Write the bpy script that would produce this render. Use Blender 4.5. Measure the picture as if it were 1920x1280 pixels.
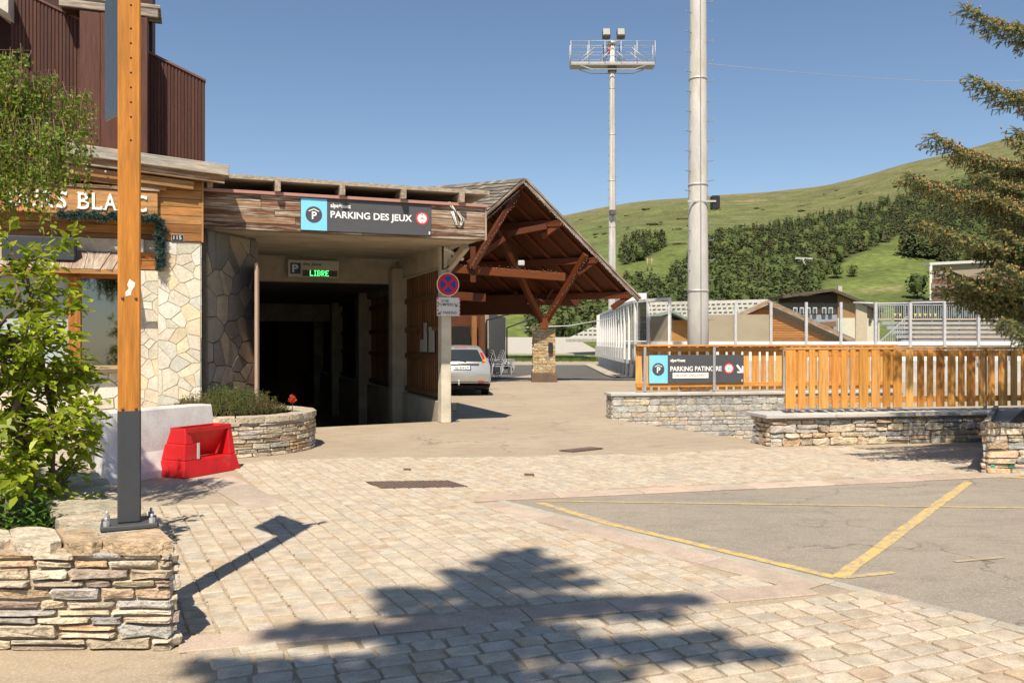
import bpy, bmesh, math, random
from mathutils import Vector, Matrix
from mathutils.geometry import delaunay_2d_cdt

random.seed(7)
SC = bpy.context.scene
for o in list(bpy.data.objects):
    bpy.data.objects.remove(o, do_unlink=True)
COL = SC.collection

# ------------------------------------------------------------------ camera
F = 1585.0            # focal length in pixels of a 1920 wide picture
EYE = 1.6
cam = bpy.data.cameras.new('camera'); cam_o = bpy.data.objects.new('camera', cam); COL.objects.link(cam_o)
cam.sensor_width = 36.0; cam.lens = F / 1920 * 36.0
cam.clip_start = 0.1; cam.clip_end = 6000
cam_o.location = (0, 0, EYE); cam_o.rotation_euler = (math.radians(90), 0, 0)
SC.camera = cam_o
SC.render.resolution_x = 1024; SC.render.resolution_y = 682

# ------------------------------------------------------------------ sky, sun, exposure
SUN_AZ, SUN_EL = 8.0, 55.0            # direction the shadows run (right of straight ahead), height
world = bpy.data.worlds.new('World'); SC.world = world; world.use_nodes = True
wn = world.node_tree; wn.nodes.clear()
sky = wn.nodes.new('ShaderNodeTexSky'); sky.sky_type = 'NISHITA'; sky.sun_disc = False
sky.sun_elevation = math.radians(SUN_EL); sky.sun_rotation = math.radians(180 + SUN_AZ)
sky.altitude = 300; sky.air_density = 1.0; sky.dust_density = 0.15; sky.ozone_density = 2.0
bg = wn.nodes.new('ShaderNodeBackground'); bg.inputs['Strength'].default_value = 0.088
wo = wn.nodes.new('ShaderNodeOutputWorld')
wn.links.new(sky.outputs[0], bg.inputs[0]); wn.links.new(bg.outputs[0], wo.inputs[0])
sun = bpy.data.lights.new('sun', 'SUN'); sun_o = bpy.data.objects.new('sun', sun); COL.objects.link(sun_o)
sun.energy = 4.9; sun.angle = math.radians(0.53); sun.color = (1.0, 0.90, 0.75)
_a, _e = math.radians(SUN_AZ), math.radians(SUN_EL)
SUND = Vector((math.sin(_a) * math.cos(_e), math.cos(_a) * math.cos(_e), -math.sin(_e)))
sun_o.rotation_euler = SUND.to_track_quat('-Z', 'Y').to_euler()
SC.view_settings.view_transform = 'Standard'; SC.view_settings.look = 'None'
SC.view_settings.gamma = 1.0; SC.view_settings.exposure = 0.46; SC.view_settings.use_curve_mapping = False
SC.cycles.max_bounces = 6; SC.cycles.diffuse_bounces = 3; SC.cycles.transparent_max_bounces = 8
SC.cycles.use_denoising = True

# ------------------------------------------------------------------ small maths
def G(x, y, z=0.0):
    """point of the place seen at picture pixel (x, y) that lies at height z"""
    d = F * (EYE - z) / (y - 640.0)
    return Vector(((x - 960.0) / F * d, d, z))
def D(x, y, d):
    return Vector(((x - 960.0) / F * d, d, EYE + (640.0 - y) / F * d))
def rot2(v, deg):
    a = math.radians(deg); c, s = math.cos(a), math.sin(a)
    return Vector((v[0] * c - v[1] * s, v[0] * s + v[1] * c, 0))
def dirv(deg):                       # direction deg above the x axis, on the ground
    a = math.radians(deg); return Vector((math.cos(a), math.sin(a), 0))
Z = Vector((0, 0, 1))
U = dirv(20.5); V = dirv(110.5)      # along the garage front, into the garage
def lerp(a, b, t): return a + (b - a) * t
def rnd(a, b): return random.uniform(a, b)
def jit(c, v=0.12, h=0.04):
    k = 1 + rnd(-v, v)
    return (max(0, c[0] * k * (1 + rnd(-h, h))), max(0, c[1] * k), max(0, c[2] * k * (1 + rnd(-h, h))))
def inside(p, poly):
    x, y = p[0], p[1]; r = False; n = len(poly)
    for i in range(n):
        x1, y1 = poly[i][0], poly[i][1]; x2, y2 = poly[(i + 1) % n][0], poly[(i + 1) % n][1]
        if (y1 > y) != (y2 > y) and x < (x2 - x1) * (y - y1) / (y2 - y1) + x1: r = not r
    return r

# ------------------------------------------------------------------ materials (all procedural)
MATS = {}
def mk(name, col=None, rough=0.8, amount=0.25, scale=6.0, stretch=(1, 1, 1), bump=0.2, bscale=40.0, bdist=0.01,
       spec=0.3, metal=0.0, second=None, sec_scale=2.0, sec_lo=0.5, sec_hi=0.62, trans=0.0, coord='gv', fine=0.15, emit=0.0, alpha=1.0):
    """colour = Col attribute (or col) varied by stretched noise, with patches of a second colour, and bump"""
    m = bpy.data.materials.new(name); m.use_nodes = True
    nt = m.node_tree; N = nt.nodes; L = nt.links; N.clear()
    out = N.new('ShaderNodeOutputMaterial'); b = N.new('ShaderNodeBsdfPrincipled'); L.new(b.outputs[0], out.inputs[0])
    b.inputs['Roughness'].default_value = rough; b.inputs['Metallic'].default_value = metal
    b.inputs['Specular IOR Level'].default_value = spec
    if coord == 'gv':
        at = N.new('ShaderNodeAttribute'); at.attribute_name = 'gv'; vec = at.outputs['Vector']
    else:
        at = N.new('ShaderNodeTexCoord'); vec = at.outputs['Object']
    mp = N.new('ShaderNodeMapping'); mp.inputs['Scale'].default_value = stretch; L.new(vec, mp.inputs['Vector'])
    if col is None:
        ca = N.new('ShaderNodeAttribute'); ca.attribute_name = 'Col'; base = ca.outputs['Color']
    else:
        rg = N.new('ShaderNodeRGB'); rg.outputs[0].default_value = (*col, 1); base = rg.outputs[0]
    if second is not None:
        n2 = N.new('ShaderNodeTexNoise'); n2.inputs['Scale'].default_value = sec_scale; n2.inputs['Detail'].default_value = 6
        n2.inputs['Roughness'].default_value = 0.65
        L.new(mp.outputs[0], n2.inputs['Vector'])
        mr = N.new('ShaderNodeMapRange'); mr.inputs[1].default_value = sec_lo; mr.inputs[2].default_value = sec_hi
        L.new(n2.outputs[0], mr.inputs[0])
        mx = N.new('ShaderNodeMix'); mx.data_type = 'RGBA'; L.new(mr.outputs[0], mx.inputs[0])
        L.new(base, mx.inputs[6]); mx.inputs[7].default_value = (*second, 1); base = mx.outputs[2]
    n1 = N.new('ShaderNodeTexNoise'); n1.inputs['Scale'].default_value = scale; n1.inputs['Detail'].default_value = 7
    n1.inputs['Roughness'].default_value = 0.62; L.new(mp.outputs[0], n1.inputs['Vector'])
    r1 = N.new('ShaderNodeMapRange'); r1.inputs[1].default_value = 0.3; r1.inputs[2].default_value = 0.7
    r1.inputs[3].default_value = 1 - amount; r1.inputs[4].default_value = 1 + amount; L.new(n1.outputs[0], r1.inputs[0])
    nf = N.new('ShaderNodeTexNoise'); nf.inputs['Scale'].default_value = bscale; nf.inputs['Detail'].default_value = 4
    L.new(mp.outputs[0], nf.inputs['Vector'])
    rf = N.new('ShaderNodeMapRange'); rf.inputs[1].default_value = 0.3; rf.inputs[2].default_value = 0.7
    rf.inputs[3].default_value = 1 - fine; rf.inputs[4].default_value = 1 + fine; L.new(nf.outputs[0], rf.inputs[0])
    mu = N.new('ShaderNodeMath'); mu.operation = 'MULTIPLY'; L.new(r1.outputs[0], mu.inputs[0]); L.new(rf.outputs[0], mu.inputs[1])
    vm = N.new('ShaderNodeVectorMath'); vm.operation = 'SCALE'; L.new(base, vm.inputs[0]); L.new(mu.outputs[0], vm.inputs['Scale'])
    L.new(vm.outputs[0], b.inputs['Base Color'])
    if bump > 0:
        ad = N.new('ShaderNodeMath'); ad.operation = 'ADD'; L.new(nf.outputs[0], ad.inputs[0]); L.new(n1.outputs[0], ad.inputs[1])
        bp = N.new('ShaderNodeBump'); bp.inputs['Strength'].default_value = bump; bp.inputs['Distance'].default_value = bdist
        L.new(ad.outputs[0], bp.inputs['Height']); L.new(bp.outputs[0], b.inputs['Normal'])
    if trans > 0:                       # thin leaves let light through
        tr = N.new('ShaderNodeBsdfTranslucent'); L.new(vm.outputs[0], tr.inputs['Color'])
        ms = N.new('ShaderNodeMixShader'); ms.inputs[0].default_value = trans
        L.new(b.outputs[0], ms.inputs[1]); L.new(tr.outputs[0], ms.inputs[2]); L.new(ms.outputs[0], out.inputs[0])
    if emit > 0:
        b.inputs['Emission Color'].default_value = (*col, 1); b.inputs['Emission Strength'].default_value = emit
    MATS[name] = m
    return m
def glassy(name, tint, alpha=0.35, rough=0.03):
    m = bpy.data.materials.new(name); m.use_nodes = True
    nt = m.node_tree; N = nt.nodes; L = nt.links; N.clear()
    out = N.new('ShaderNodeOutputMaterial'); g = N.new('ShaderNodeBsdfGlossy'); g.inputs['Roughness'].default_value = rough
    t = N.new('ShaderNodeBsdfTransparent'); t.inputs[0].default_value = (*tint, 1)
    fr = N.new('ShaderNodeFresnel'); fr.inputs[0].default_value = 1.5
    ma = N.new('ShaderNodeMath'); ma.operation = 'MULTIPLY_ADD'; ma.inputs[1].default_value = 1.0; ma.inputs[2].default_value = alpha
    L.new(fr.outputs[0], ma.inputs[0])
    ms = N.new('ShaderNodeMixShader'); L.new(ma.outputs[0], ms.inputs[0]); L.new(t.outputs[0], ms.inputs[1]); L.new(g.outputs[0], ms.inputs[2])
    L.new(ms.outputs[0], out.inputs[0]); MATS[name] = m
    return m
STONE = mk('stone', rough=0.85, amount=0.36, scale=9, bump=1.0, bscale=38, bdist=0.022, second=(0.38, 0.27, 0.16), sec_scale=2.2, sec_lo=0.58, sec_hi=0.8)
FLAG = mk('flagstone', rough=0.8, amount=0.14, scale=5, bump=0.3, bscale=35, bdist=0.010, second=(0.55, 0.42, 0.25), sec_scale=1.4, sec_lo=0.62, sec_hi=0.9)
MORTAR = mk('mortar', rough=0.95, amount=0.25, scale=8, bump=0.6, bscale=60, bdist=0.012)
COBBLE = mk('cobble', rough=0.8, amount=0.22, scale=9, bump=0.5, bscale=90, bdist=0.006, second=(0.42, 0.30, 0.19), sec_scale=3.0, sec_lo=0.52, sec_hi=0.72)
SLAB = mk('porphyry', rough=0.8, amount=0.16, scale=5, bump=0.3, bscale=80, bdist=0.004)
WOOD = mk('wood', rough=0.62, amount=0.3, scale=3.0, stretch=(0.7, 9, 9), bump=0.25, bscale=14, bdist=0.004, fine=0.12)
OLDWOOD = mk('weathered_wood', rough=0.8, amount=0.42, scale=2.6, stretch=(0.8, 11, 11), bump=0.5, bscale=12, bdist=0.006, second=(0.36, 0.30, 0.24), sec_scale=1.3, sec_lo=0.47, sec_hi=0.6, fine=0.22)
BURNT = mk('burnt_wood', rough=0.6, amount=0.4, scale=2.4, stretch=(0.8, 8, 8), bump=0.35, bscale=12, bdist=0.005, second=(0.07, 0.028, 0.012), sec_scale=1.2, sec_lo=0.52, sec_hi=0.72, fine=0.18)
PAINT = mk('paint', rough=0.5, amount=0.06, scale=4, bump=0.05, bscale=50, bdist=0.002, fine=0.04)
SATIN = mk('satin_metal', rough=0.38, amount=0.08, scale=4, bump=0.05, bscale=50, bdist=0.002, fine=0.05, spec=0.5, metal=0.55)
GALV = mk('galvanised_steel', rough=0.5, amount=0.14, scale=5, bump=0.08, bscale=30, bdist=0.003, fine=0.06, spec=0.5, metal=0.35)
MASTM = mk('mast_steel', rough=0.55, amount=0.20, scale=1.6, stretch=(1, 1, 0.25), bump=0.05, bscale=20, bdist=0.004, fine=0.05, coord='obj', second=(0.40, 0.34, 0.25), sec_scale=1.5, sec_lo=0.50, sec_hi=0.75)
CONC = mk('concrete', rough=0.9, amount=0.22, scale=2.2, bump=0.3, bscale=50, bdist=0.006, fine=0.10, second=(0.20, 0.17, 0.13), sec_scale=1.1, sec_lo=0.58, sec_hi=0.85)
PLASTIC = mk('red_plastic', rough=0.48, amount=0.18, scale=5, bump=0.12, bscale=60, bdist=0.002, spec=0.45, fine=0.08, second=(.42, .10, .08), sec_scale=4, sec_lo=.60, sec_hi=.9)
LEAF = mk('leaf', rough=0.45, amount=0.12, scale=8, bump=0, trans=0.48, fine=0.05, spec=0.35)
NEEDLE = mk('needle', rough=0.6, amount=0.15, scale=8, bump=0, trans=0.12, fine=0.05)
BARK = mk('bark', rough=0.9, amount=0.35, scale=9, stretch=(1, 1, 0.3), bump=0.6, bscale=30, bdist=0.02, coord='obj')
FOREST = mk('forest_foliage', rough=0.8, amount=0.15, scale=2, bump=0, trans=0.15, fine=0.1)
ROOFT = mk('shingle', rough=0.85, amount=0.3, scale=3, stretch=(1, 3, 1), bump=0.4, bscale=30, bdist=0.008, fine=0.15)
RENDERW = mk('wall_render', rough=0.9, amount=0.08, scale=2, bump=0.1, bscale=40, bdist=0.004, fine=0.05)
CARP = mk('car_paint', rough=0.28, amount=0.05, scale=3, bump=0, fine=0.02, spec=0.6, metal=0.5)
RUBBER = mk('rubber', rough=0.8, amount=0.2, scale=6, bump=0.2, bscale=40, bdist=0.004)
LENS = mk('lamp_lens', rough=0.15, amount=0.1, scale=20, bump=0.1, bscale=60, bdist=0.003, spec=0.6)
SOIL = mk('soil', rough=0.95, amount=0.4, scale=5, bump=0.8, bscale=35, bdist=0.02)
GLASS = glassy('window_glass', (0.35, 0.37, 0.38), 0.18)
RINKG = glassy('rink_glass', (0.96, 0.97, 0.97), -0.02)
SMOKE = glassy('smoked_panel', (0.52, 0.46, 0.38), 0.10, 0.25)
LED = mk('led_green', col=(0.10, 0.95, 0.25), emit=1.6, bump=0, amount=0.02)
EMITW = mk('fairy_bulb', rough=0.3, amount=0.02, bump=0, spec=0.6)

def asphalt(name, base, grit, patch, wear=0.0):
    m = bpy.data.materials.new(name); m.use_nodes = True
    nt = m.node_tree; N = nt.nodes; L = nt.links; b = N['Principled BSDF']; b.inputs['Roughness'].default_value = 0.9
    b.inputs['Specular IOR Level'].default_value = 0.25
    tc = N.new('ShaderNodeTexCoord')
    def noise(sc, det, st=(1, 1, 1), rough=0.6):
        mp = N.new('ShaderNodeMapping'); mp.inputs['Scale'].default_value = st; L.new(tc.outputs['Object'], mp.inputs[0])
        n = N.new('ShaderNodeTexNoise'); n.inputs['Scale'].default_value = sc; n.inputs['Detail'].default_value = det
        n.inputs['Roughness'].default_value = rough; L.new(mp.outputs[0], n.inputs['Vector']); return n
    def mrange(src, a, c, lo, hi):
        r = N.new('ShaderNodeMapRange'); r.inputs[1].default_value = a; r.inputs[2].default_value = c
        r.inputs[3].default_value = lo; r.inputs[4].default_value = hi; L.new(src, r.inputs[0]); return r.outputs[0]
    def mixc(f, a, c):
        x = N.new('ShaderNodeMix'); x.data_type = 'RGBA'; L.new(f, x.inputs[0])
        for s, v in ((6, a), (7, c)):
            if isinstance(v, tuple): x.inputs[s].default_value = (*v, 1)
            else: L.new(v, x.inputs[s])
        return x.outputs[2]
    big = noise(0.35, 5); mid = noise(2.2, 6, (1, 2.2, 1)); m8 = noise(14, 4, rough=.75); g = noise(70, 3, rough=0.8); g2 = noise(240, 2)
    c = mixc(mrange(big.outputs[0], 0.4, 0.62, 0, 1), base, patch)
    c = mixc(mrange(mid.outputs[0], 0.48, 0.70, 0, 0.7), c, tuple(v * 0.70 for v in base))
    c = mixc(mrange(m8.outputs[0], 0.45, 0.65, 0, 0.5), c, tuple(v * 0.80 for v in base))
    c = mixc(mrange(g.outputs[0], 0.50, 0.64, 0, 0.8), c, grit)
    c = mixc(mrange(g2.outputs[0], 0.55, 0.75, 0, 0.5), c, tuple(v * 0.5 for v in base))
    # hairline cracks and oil spots
    wv = N.new('ShaderNodeTexVoronoi'); wv.feature = 'DISTANCE_TO_EDGE'; wv.inputs['Scale'].default_value = 0.55
    dn = noise(1.5, 4); ad = N.new('ShaderNodeVectorMath'); ad.operation = 'ADD'; L.new(tc.outputs['Object'], ad.inputs[0]); L.new(dn.outputs['Color'], ad.inputs[1]); L.new(ad.outputs[0], wv.inputs['Vector'])
    mk_ = N.new('ShaderNodeMath'); mk_.operation = 'MULTIPLY'; L.new(mrange(wv.outputs['Distance'], 0.004, 0.012, 1, 0), mk_.inputs[0]); L.new(mrange(noise(0.5, 3).outputs[0], 0.5, 0.6, 0, 0.7), mk_.inputs[1])
    c = mixc(mk_.outputs[0], c, tuple(v * 0.45 for v in base))
    c = mixc(mrange(noise(1.1, 3, rough=.4).outputs[0], 0.68, 0.74, 0, 0.4), c, tuple(v * 0.5 for v in base))
    L.new(c, b.inputs['Base Color'])
    bp = N.new('ShaderNodeBump'); bp.inputs['Strength'].default_value = 0.5; bp.inputs['Distance'].default_value = 0.006
    L.new(g.outputs[0], bp.inputs['Height']); L.new(bp.outputs[0], b.inputs['Normal'])
    MATS[name] = m
    return m
ASPH = asphalt('lane_asphalt', (0.36, 0.285, 0.205), (0.50, 0.42, 0.32), (0.43, 0.35, 0.255))
ASPH2 = asphalt('parking_asphalt', (0.27, 0.235, 0.19), (0.42, 0.37, 0.30), (0.32, 0.275, 0.215))
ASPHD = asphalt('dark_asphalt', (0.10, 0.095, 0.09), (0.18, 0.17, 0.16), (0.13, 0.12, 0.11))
BED = asphalt('joint_sand', (0.40, 0.32, 0.225), (0.52, 0.43, 0.31), (0.34, 0.27, 0.185))
def painted(name, col, under):
    m = asphalt(name, under, tuple(v * 1.3 for v in under), under); nt = m.node_tree; N = nt.nodes; L = nt.links
    b = N['Principled BSDF']; old = b.inputs['Base Color'].links[0].from_socket
    tc = N.new('ShaderNodeTexCoord'); n = N.new('ShaderNodeTexNoise'); n.inputs['Scale'].default_value = 11; n.inputs['Detail'].default_value = 9
    n.inputs['Roughness'].default_value = 0.75; L.new(tc.outputs['Object'], n.inputs['Vector'])
    r = N.new('ShaderNodeMapRange'); r.inputs[1].default_value = 0.41; r.inputs[2].default_value = 0.60; L.new(n.outputs[0], r.inputs[0])
    ca = N.new('ShaderNodeAttribute'); ca.attribute_name = 'Col'
    mu = N.new('ShaderNodeMath'); mu.operation = 'MULTIPLY'; L.new(r.outputs[0], mu.inputs[0]); L.new(ca.outputs['Fac'], mu.inputs[1])
    x = N.new('ShaderNodeMix'); x.data_type = 'RGBA'; L.new(mu.outputs[0], x.inputs[0]); L.new(old, x.inputs[6]); x.inputs[7].default_value = (*col, 1)
    L.new(x.outputs[2], b.inputs['Base Color'])
    return m
YELLOW = painted('yellow_road_paint', (0.80, 0.50, 0.09), (0.36, 0.31, 0.24))

# ------------------------------------------------------------------ mesh builder
ORIG = {}
class MB:
    def __init__(s): s.v = []; s.f = []; s.c = []; s.g = []; s.sm = []
    def add(s, verts, faces, col, smooth=False, gv=None, off=None):
        n = len(s.v)
        if off is None: off = Vector((rnd(-50, 50), rnd(-50, 50), rnd(-50, 50)))
        cc = (*col, 1.0) if len(col) == 3 else col
        for i, p in enumerate(verts):
            p = Vector(p); s.v.append(p); s.c.append(cc)
            s.g.append((Vector(gv[i]) if gv else p) + off)
        for f in faces: s.f.append([n + i for i in f]); s.sm.append(smooth)
        return n
    def box(s, c, size, ax=None, col=(.5, .5, .5), bev=0.0, jitter=0.0):
        """box centred on c, half axes from ax (3 unit vectors), size full lengths"""
        ax = ax or (Vector((1, 0, 0)), Vector((0, 1, 0)), Vector((0, 0, 1)))
        c = Vector(c); order = sorted(range(3), key=lambda i: -size[i])
        vs = []; gv = []
        if bev <= 0:
            pts = [(sx, sy, sz) for sx in (-1, 1) for sy in (-1, 1) for sz in (-1, 1)]
            fs = [(0, 1, 3, 2), (4, 6, 7, 5), (0, 4, 5, 1), (2, 3, 7, 6), (0, 2, 6, 4), (1, 5, 7, 3)]
            loc = [tuple(p[i] * size[i] / 2 for i in range(3)) for p in pts]
        else:
            b = min(bev, min(size) * 0.45); loc = []; idx = {}
            for sx in (-1, 1):
                for sy in (-1, 1):
                    for sz in (-1, 1):
                        h = (size[0] / 2, size[1] / 2, size[2] / 2); sg = (sx, sy, sz)
                        for a in range(3):
                            idx[(sx, sy, sz, a)] = len(loc)
                            loc.append(tuple(sg[i] * (h[i] if i == a else h[i] - b) for i in range(3)))
            fs = []
            for a in range(3):
                o1, o2 = [i for i in range(3) if i != a]
                for sa in (-1, 1):
                    q = []
                    for s1, s2 in ((-1, -1), (1, -1), (1, 1), (-1, 1)):
                        k = [0, 0, 0]; k[a] = sa; k[o1] = s1; k[o2] = s2; q.append(idx[(*k, a)])
                    if (sa > 0) == (a == 1): q.reverse()
                    fs.append(q)
            for a in range(3):                                   # edge chamfers
                b1, b2 = [i for i in range(3) if i != a]
                for s1 in (-1, 1):
                    for s2 in (-1, 1):
                        k0 = [0, 0, 0]; k1 = [0, 0, 0]; k0[a] = -1; k1[a] = 1
                        for k in (k0, k1): k[b1] = s1; k[b2] = s2
                        fs.append([idx[(*k0, b1)], idx[(*k1, b1)], idx[(*k1, b2)], idx[(*k0, b2)]])
            for sx in (-1, 1):
                for sy in (-1, 1):
                    for sz in (-1, 1): fs.append([idx[(sx, sy, sz, 0)], idx[(sx, sy, sz, 1)], idx[(sx, sy, sz, 2)]])
        for p in loc:
            q = [p[i] + (rnd(-jitter, jitter) if jitter else 0) for i in range(3)]
            vs.append(c + ax[0] * q[0] + ax[1] * q[1] + ax[2] * q[2]); gv.append((p[order[0]], p[order[1]], p[order[2]]))
        s.add(vs, fs, col, gv=gv)
    def beam(s, a, b, w, h, up=Z, col=(.5, .5, .5), bev=0.0):
        """straight timber from a to b, w across, h along up"""
        a, b = Vector(a), Vector(b); d = (b - a); L = d.length; d.normalize()
        x = d.cross(up)
        if x.length < 1e-4: x = d.cross(Vector((1, 0, 0)))
        x.normalize(); u2 = x.cross(d).normalized()
        s.box((a + b) / 2, (L, w, h), (d, x, u2), col, bev)
    def poly(s, pts, d, col, off=None):
        """flat polygon pushed along the vector d into a slab"""
        n = len(pts); vs = [Vector(p) for p in pts] + [Vector(p) + Vector(d) for p in pts]
        s.add(vs, [list(range(n)), list(range(2 * n - 1, n - 1, -1))] + [[i, n + i, n + (i + 1) % n, (i + 1) % n] for i in range(n)], col, off=off)
    def sheet(s, pts, col): s.add(pts, [list(range(len(pts)))], col)
    def tube(s, path, r, n=8, col=(.5, .5, .5), cap=True, smooth=True):
        path = [Vector(p) for p in path]; rs = r if isinstance(r, (list, tuple)) else [r] * len(path)
        vs = []; fs = []; gv = []; x = None; run = 0
        for i, p in enumerate(path):
            t = (path[min(i + 1, len(path) - 1)] - path[max(i - 1, 0)]).normalized()
            if x is None:
                x = t.cross(Z)
                if x.length < 1e-3: x = Vector((1, 0, 0))
            x = (x - t * x.dot(t)).normalized(); y = t.cross(x)
            if i: run += (p - path[i - 1]).length
            for k in range(n):
                a = 2 * math.pi * k / n
                vs.append(p + (x * math.cos(a) + y * math.sin(a)) * rs[i]); gv.append((run, math.cos(a) * rs[i], math.sin(a) * rs[i]))
        for i in range(len(path) - 1):
            for k in range(n): fs.append([i * n + k, i * n + (k + 1) % n, (i + 1) * n + (k + 1) % n, (i + 1) * n + k])
        if cap: fs.append(list(range(n - 1, -1, -1))); fs.append([(len(path) - 1) * n + k for k in range(n)])
        s.add(vs, fs, col, smooth, gv)
    def grid(s, rows, col, smooth=True, close=False):
        """rows: list of equally long point lists"""
        m = len(rows[0]); vs = [Vector(p) for r in rows for p in r]; fs = []
        for i in range(len(rows) - 1):
            for k in range(m if close else m - 1):
                k2 = (k + 1) % m; fs.append([i * m + k, i * m + k2, (i + 1) * m + k2, (i + 1) * m + k])
        s.add(vs, fs, col, smooth)
    def blob(s, c, r, col, n=6, m=4, jt=0.15, smooth=True, sq=(1, 1, 1)):
        rows = []
        for i in range(m + 1):
            ph = math.pi * i / m
            rows.append([Vector(c) + Vector((math.cos(2 * math.pi * k / n) * math.sin(ph) * sq[0], math.sin(2 * math.pi * k / n) * math.sin(ph) * sq[1], math.cos(ph) * sq[2])) * r * (1 + rnd(-jt, jt)) for k in range(n)])
        s.grid(rows, col, smooth, True)
    def build(s, name, mat, parent=None, kind=None, label=None):
        me = bpy.data.meshes.new(name); base = ORIG.get(parent.name, Vector((0, 0, 0))) if parent else Vector((0, 0, 0))
        me.from_pydata([tuple(p - base) for p in s.v], [], s.f)
        ca = me.attributes.new('Col', 'FLOAT_COLOR', 'POINT'); ca.data.foreach_set('color', [x for c in s.c for x in c])
        ga = me.attributes.new('gv', 'FLOAT_VECTOR', 'POINT'); ga.data.foreach_set('vector', [x for g in s.g for x in g])
        me.polygons.foreach_set('use_smooth', s.sm); me.materials.append(mat); me.validate(); me.update()
        o = bpy.data.objects.new(name, me); COL.objects.link(o)
        if parent: o.parent = parent; ORIG[o.name] = base
        else: ORIG[o.name] = Vector((0, 0, 0))
        if kind: o['kind'] = kind
        if label: o['label'] = label
        return o
def fix_normals(o):
    bm = bmesh.new(); bm.from_mesh(o.data); bmesh.ops.recalc_face_normals(bm, faces=bm.faces); bm.to_mesh(o.data); bm.free(); return o
def thing(name, label, cat, loc, group=None):
    o = bpy.data.objects.new(name, None); COL.objects.link(o); o.location = loc; o.empty_display_size = 0.2
    o['label'] = label; o['category'] = cat
    if group: o['group'] = group
    ORIG[o.name] = Vector(loc); return o
def part(name, mat, parent, fn, kind=None, label=None):
    b = MB(); fn(b); return b.build(name, mat, parent, kind, label)
def bx(name, mat, parent, c, size, ax=None, col=(.5, .5, .5), bev=0.0, kind=None):
    b = MB(); b.box(c, size, ax, col, bev); return b.build(name, mat, parent, kind)
def text(name, body, mat, parent, origin, xd, up, width=None, height=None, col=(.85, .85, .82), ext=0.004, align='LEFT', bold=0.0, shear=0.0):
    """lettering as real raised mesh; width/height give the size of the inked letters"""
    cu = bpy.data.curves.new(name, 'FONT'); cu.body = body; cu.size = 1; cu.extrude = 0; cu.offset = bold; cu.shear = shear; cu.resolution_u = 3
    to = bpy.data.objects.new('tmp', cu); COL.objects.link(to); dg = bpy.context.evaluated_depsgraph_get(); dg.update()
    me = bpy.data.meshes.new_from_object(to.evaluated_get(dg)); bpy.data.objects.remove(to, do_unlink=True); bpy.data.curves.remove(cu)
    xs = [v.co.x for v in me.vertices]; ys = [v.co.y for v in me.vertices]; x0, x1, y0, y1 = min(xs), max(xs), min(ys), max(ys)
    sx = width / (x1 - x0) if width else None; sy = height / (y1 - y0) if height else None
    sx = sx or sy; sy = sy or sx
    nrm = Vector(xd).cross(Vector(up)).normalized(); xd = Vector(xd); up = Vector(up)
    shift = {'LEFT': 0, 'CENTER': -(x1 - x0) * sx / 2, 'RIGHT': -(x1 - x0) * sx}[align]
    b = MB(); n = len(me.vertices); vs = [Vector(origin) + xd * ((v.co.x - x0) * sx + shift) + up * ((v.co.y - y0) * sy) + nrm * ext for v in me.vertices]
    fs = [list(p.vertices) for p in me.polygons]
    cnt = {}
    for p in me.polygons:
        for e in p.edge_keys: cnt[e] = cnt.get(e, 0) + 1
    vs2 = vs + [p - nrm * ext for p in vs]
    fs2 = fs + [[a, a + n, c + n, c] for (a, c), k in cnt.items() if k == 1]
    bpy.data.meshes.remove(me); b.add(vs2, fs2, col); return b.build(name, mat, parent)

# ================================================================== stone work
def rock(b, pts, mapf, proud, col, bev=0.22, rough=0.25):
    n = len(pts); cx = sum(p[0] for p in pts) / n; cy = sum(p[1] for p in pts) / n
    rmin = min(math.hypot(p[0] - cx, p[1] - cy) for p in pts); k = max(0.6, 1 - .6 * bev * min(1, 0.06 / max(rmin, 0.01)))
    tilt = rnd(-rough, rough); tilt2 = rnd(-rough, rough); vs = []
    mx = max(abs(p[0] - cx) for p in pts) or 1; my = max(abs(p[1] - cy) for p in pts) or 1
    for p in pts: vs.append(mapf(p[0], p[1], -0.02))
    for p in pts: vs.append(mapf(p[0], p[1], proud * rnd(0.62, 0.92)))
    for p in pts:
        q = (cx + (p[0] - cx) * k, cy + (p[1] - cy) * k)
        vs.append(mapf(q[0], q[1], proud * (1 + tilt * (p[0] - cx) / mx + tilt2 * (p[1] - cy) / my + rnd(-rough, rough) * 0.6)))
    vs.append(mapf(cx + rnd(-.4, .4) * mx, cy + rnd(-.3, .3) * my, proud * rnd(.92, 1.12)))
    fs = []
    for r in range(2):
        for i in range(n): fs.append([r * n + i, r * n + (i + 1) % n, (r + 1) * n + (i + 1) % n, (r + 1) * n + i])
    for i in range(n): fs.append([2 * n + i, 2 * n + (i + 1) % n, 3 * n])
    b.add(vs, fs, col)
def stone_outline(x0, x1, y0, y1, j=0.10):
    w, h = x1 - x0, y1 - y0; m = min(w, h); c = m * rnd(0.12, 0.28)
    P = [(x0 + c, y0), ((x0 + x1) / 2 + rnd(-.15, .15) * w, y0), (x1 - c, y0), (x1, y0 + c), (x1, y1 - c), (x1 - c, y1), ((x0 + x1) / 2 + rnd(-.15, .15) * w, y1), (x0 + c, y1), (x0, y1 - c), (x0, y0 + c)]
    return [(p[0] + rnd(-j, j) * m, p[1] + rnd(-j, j) * m) for p in P]
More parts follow.
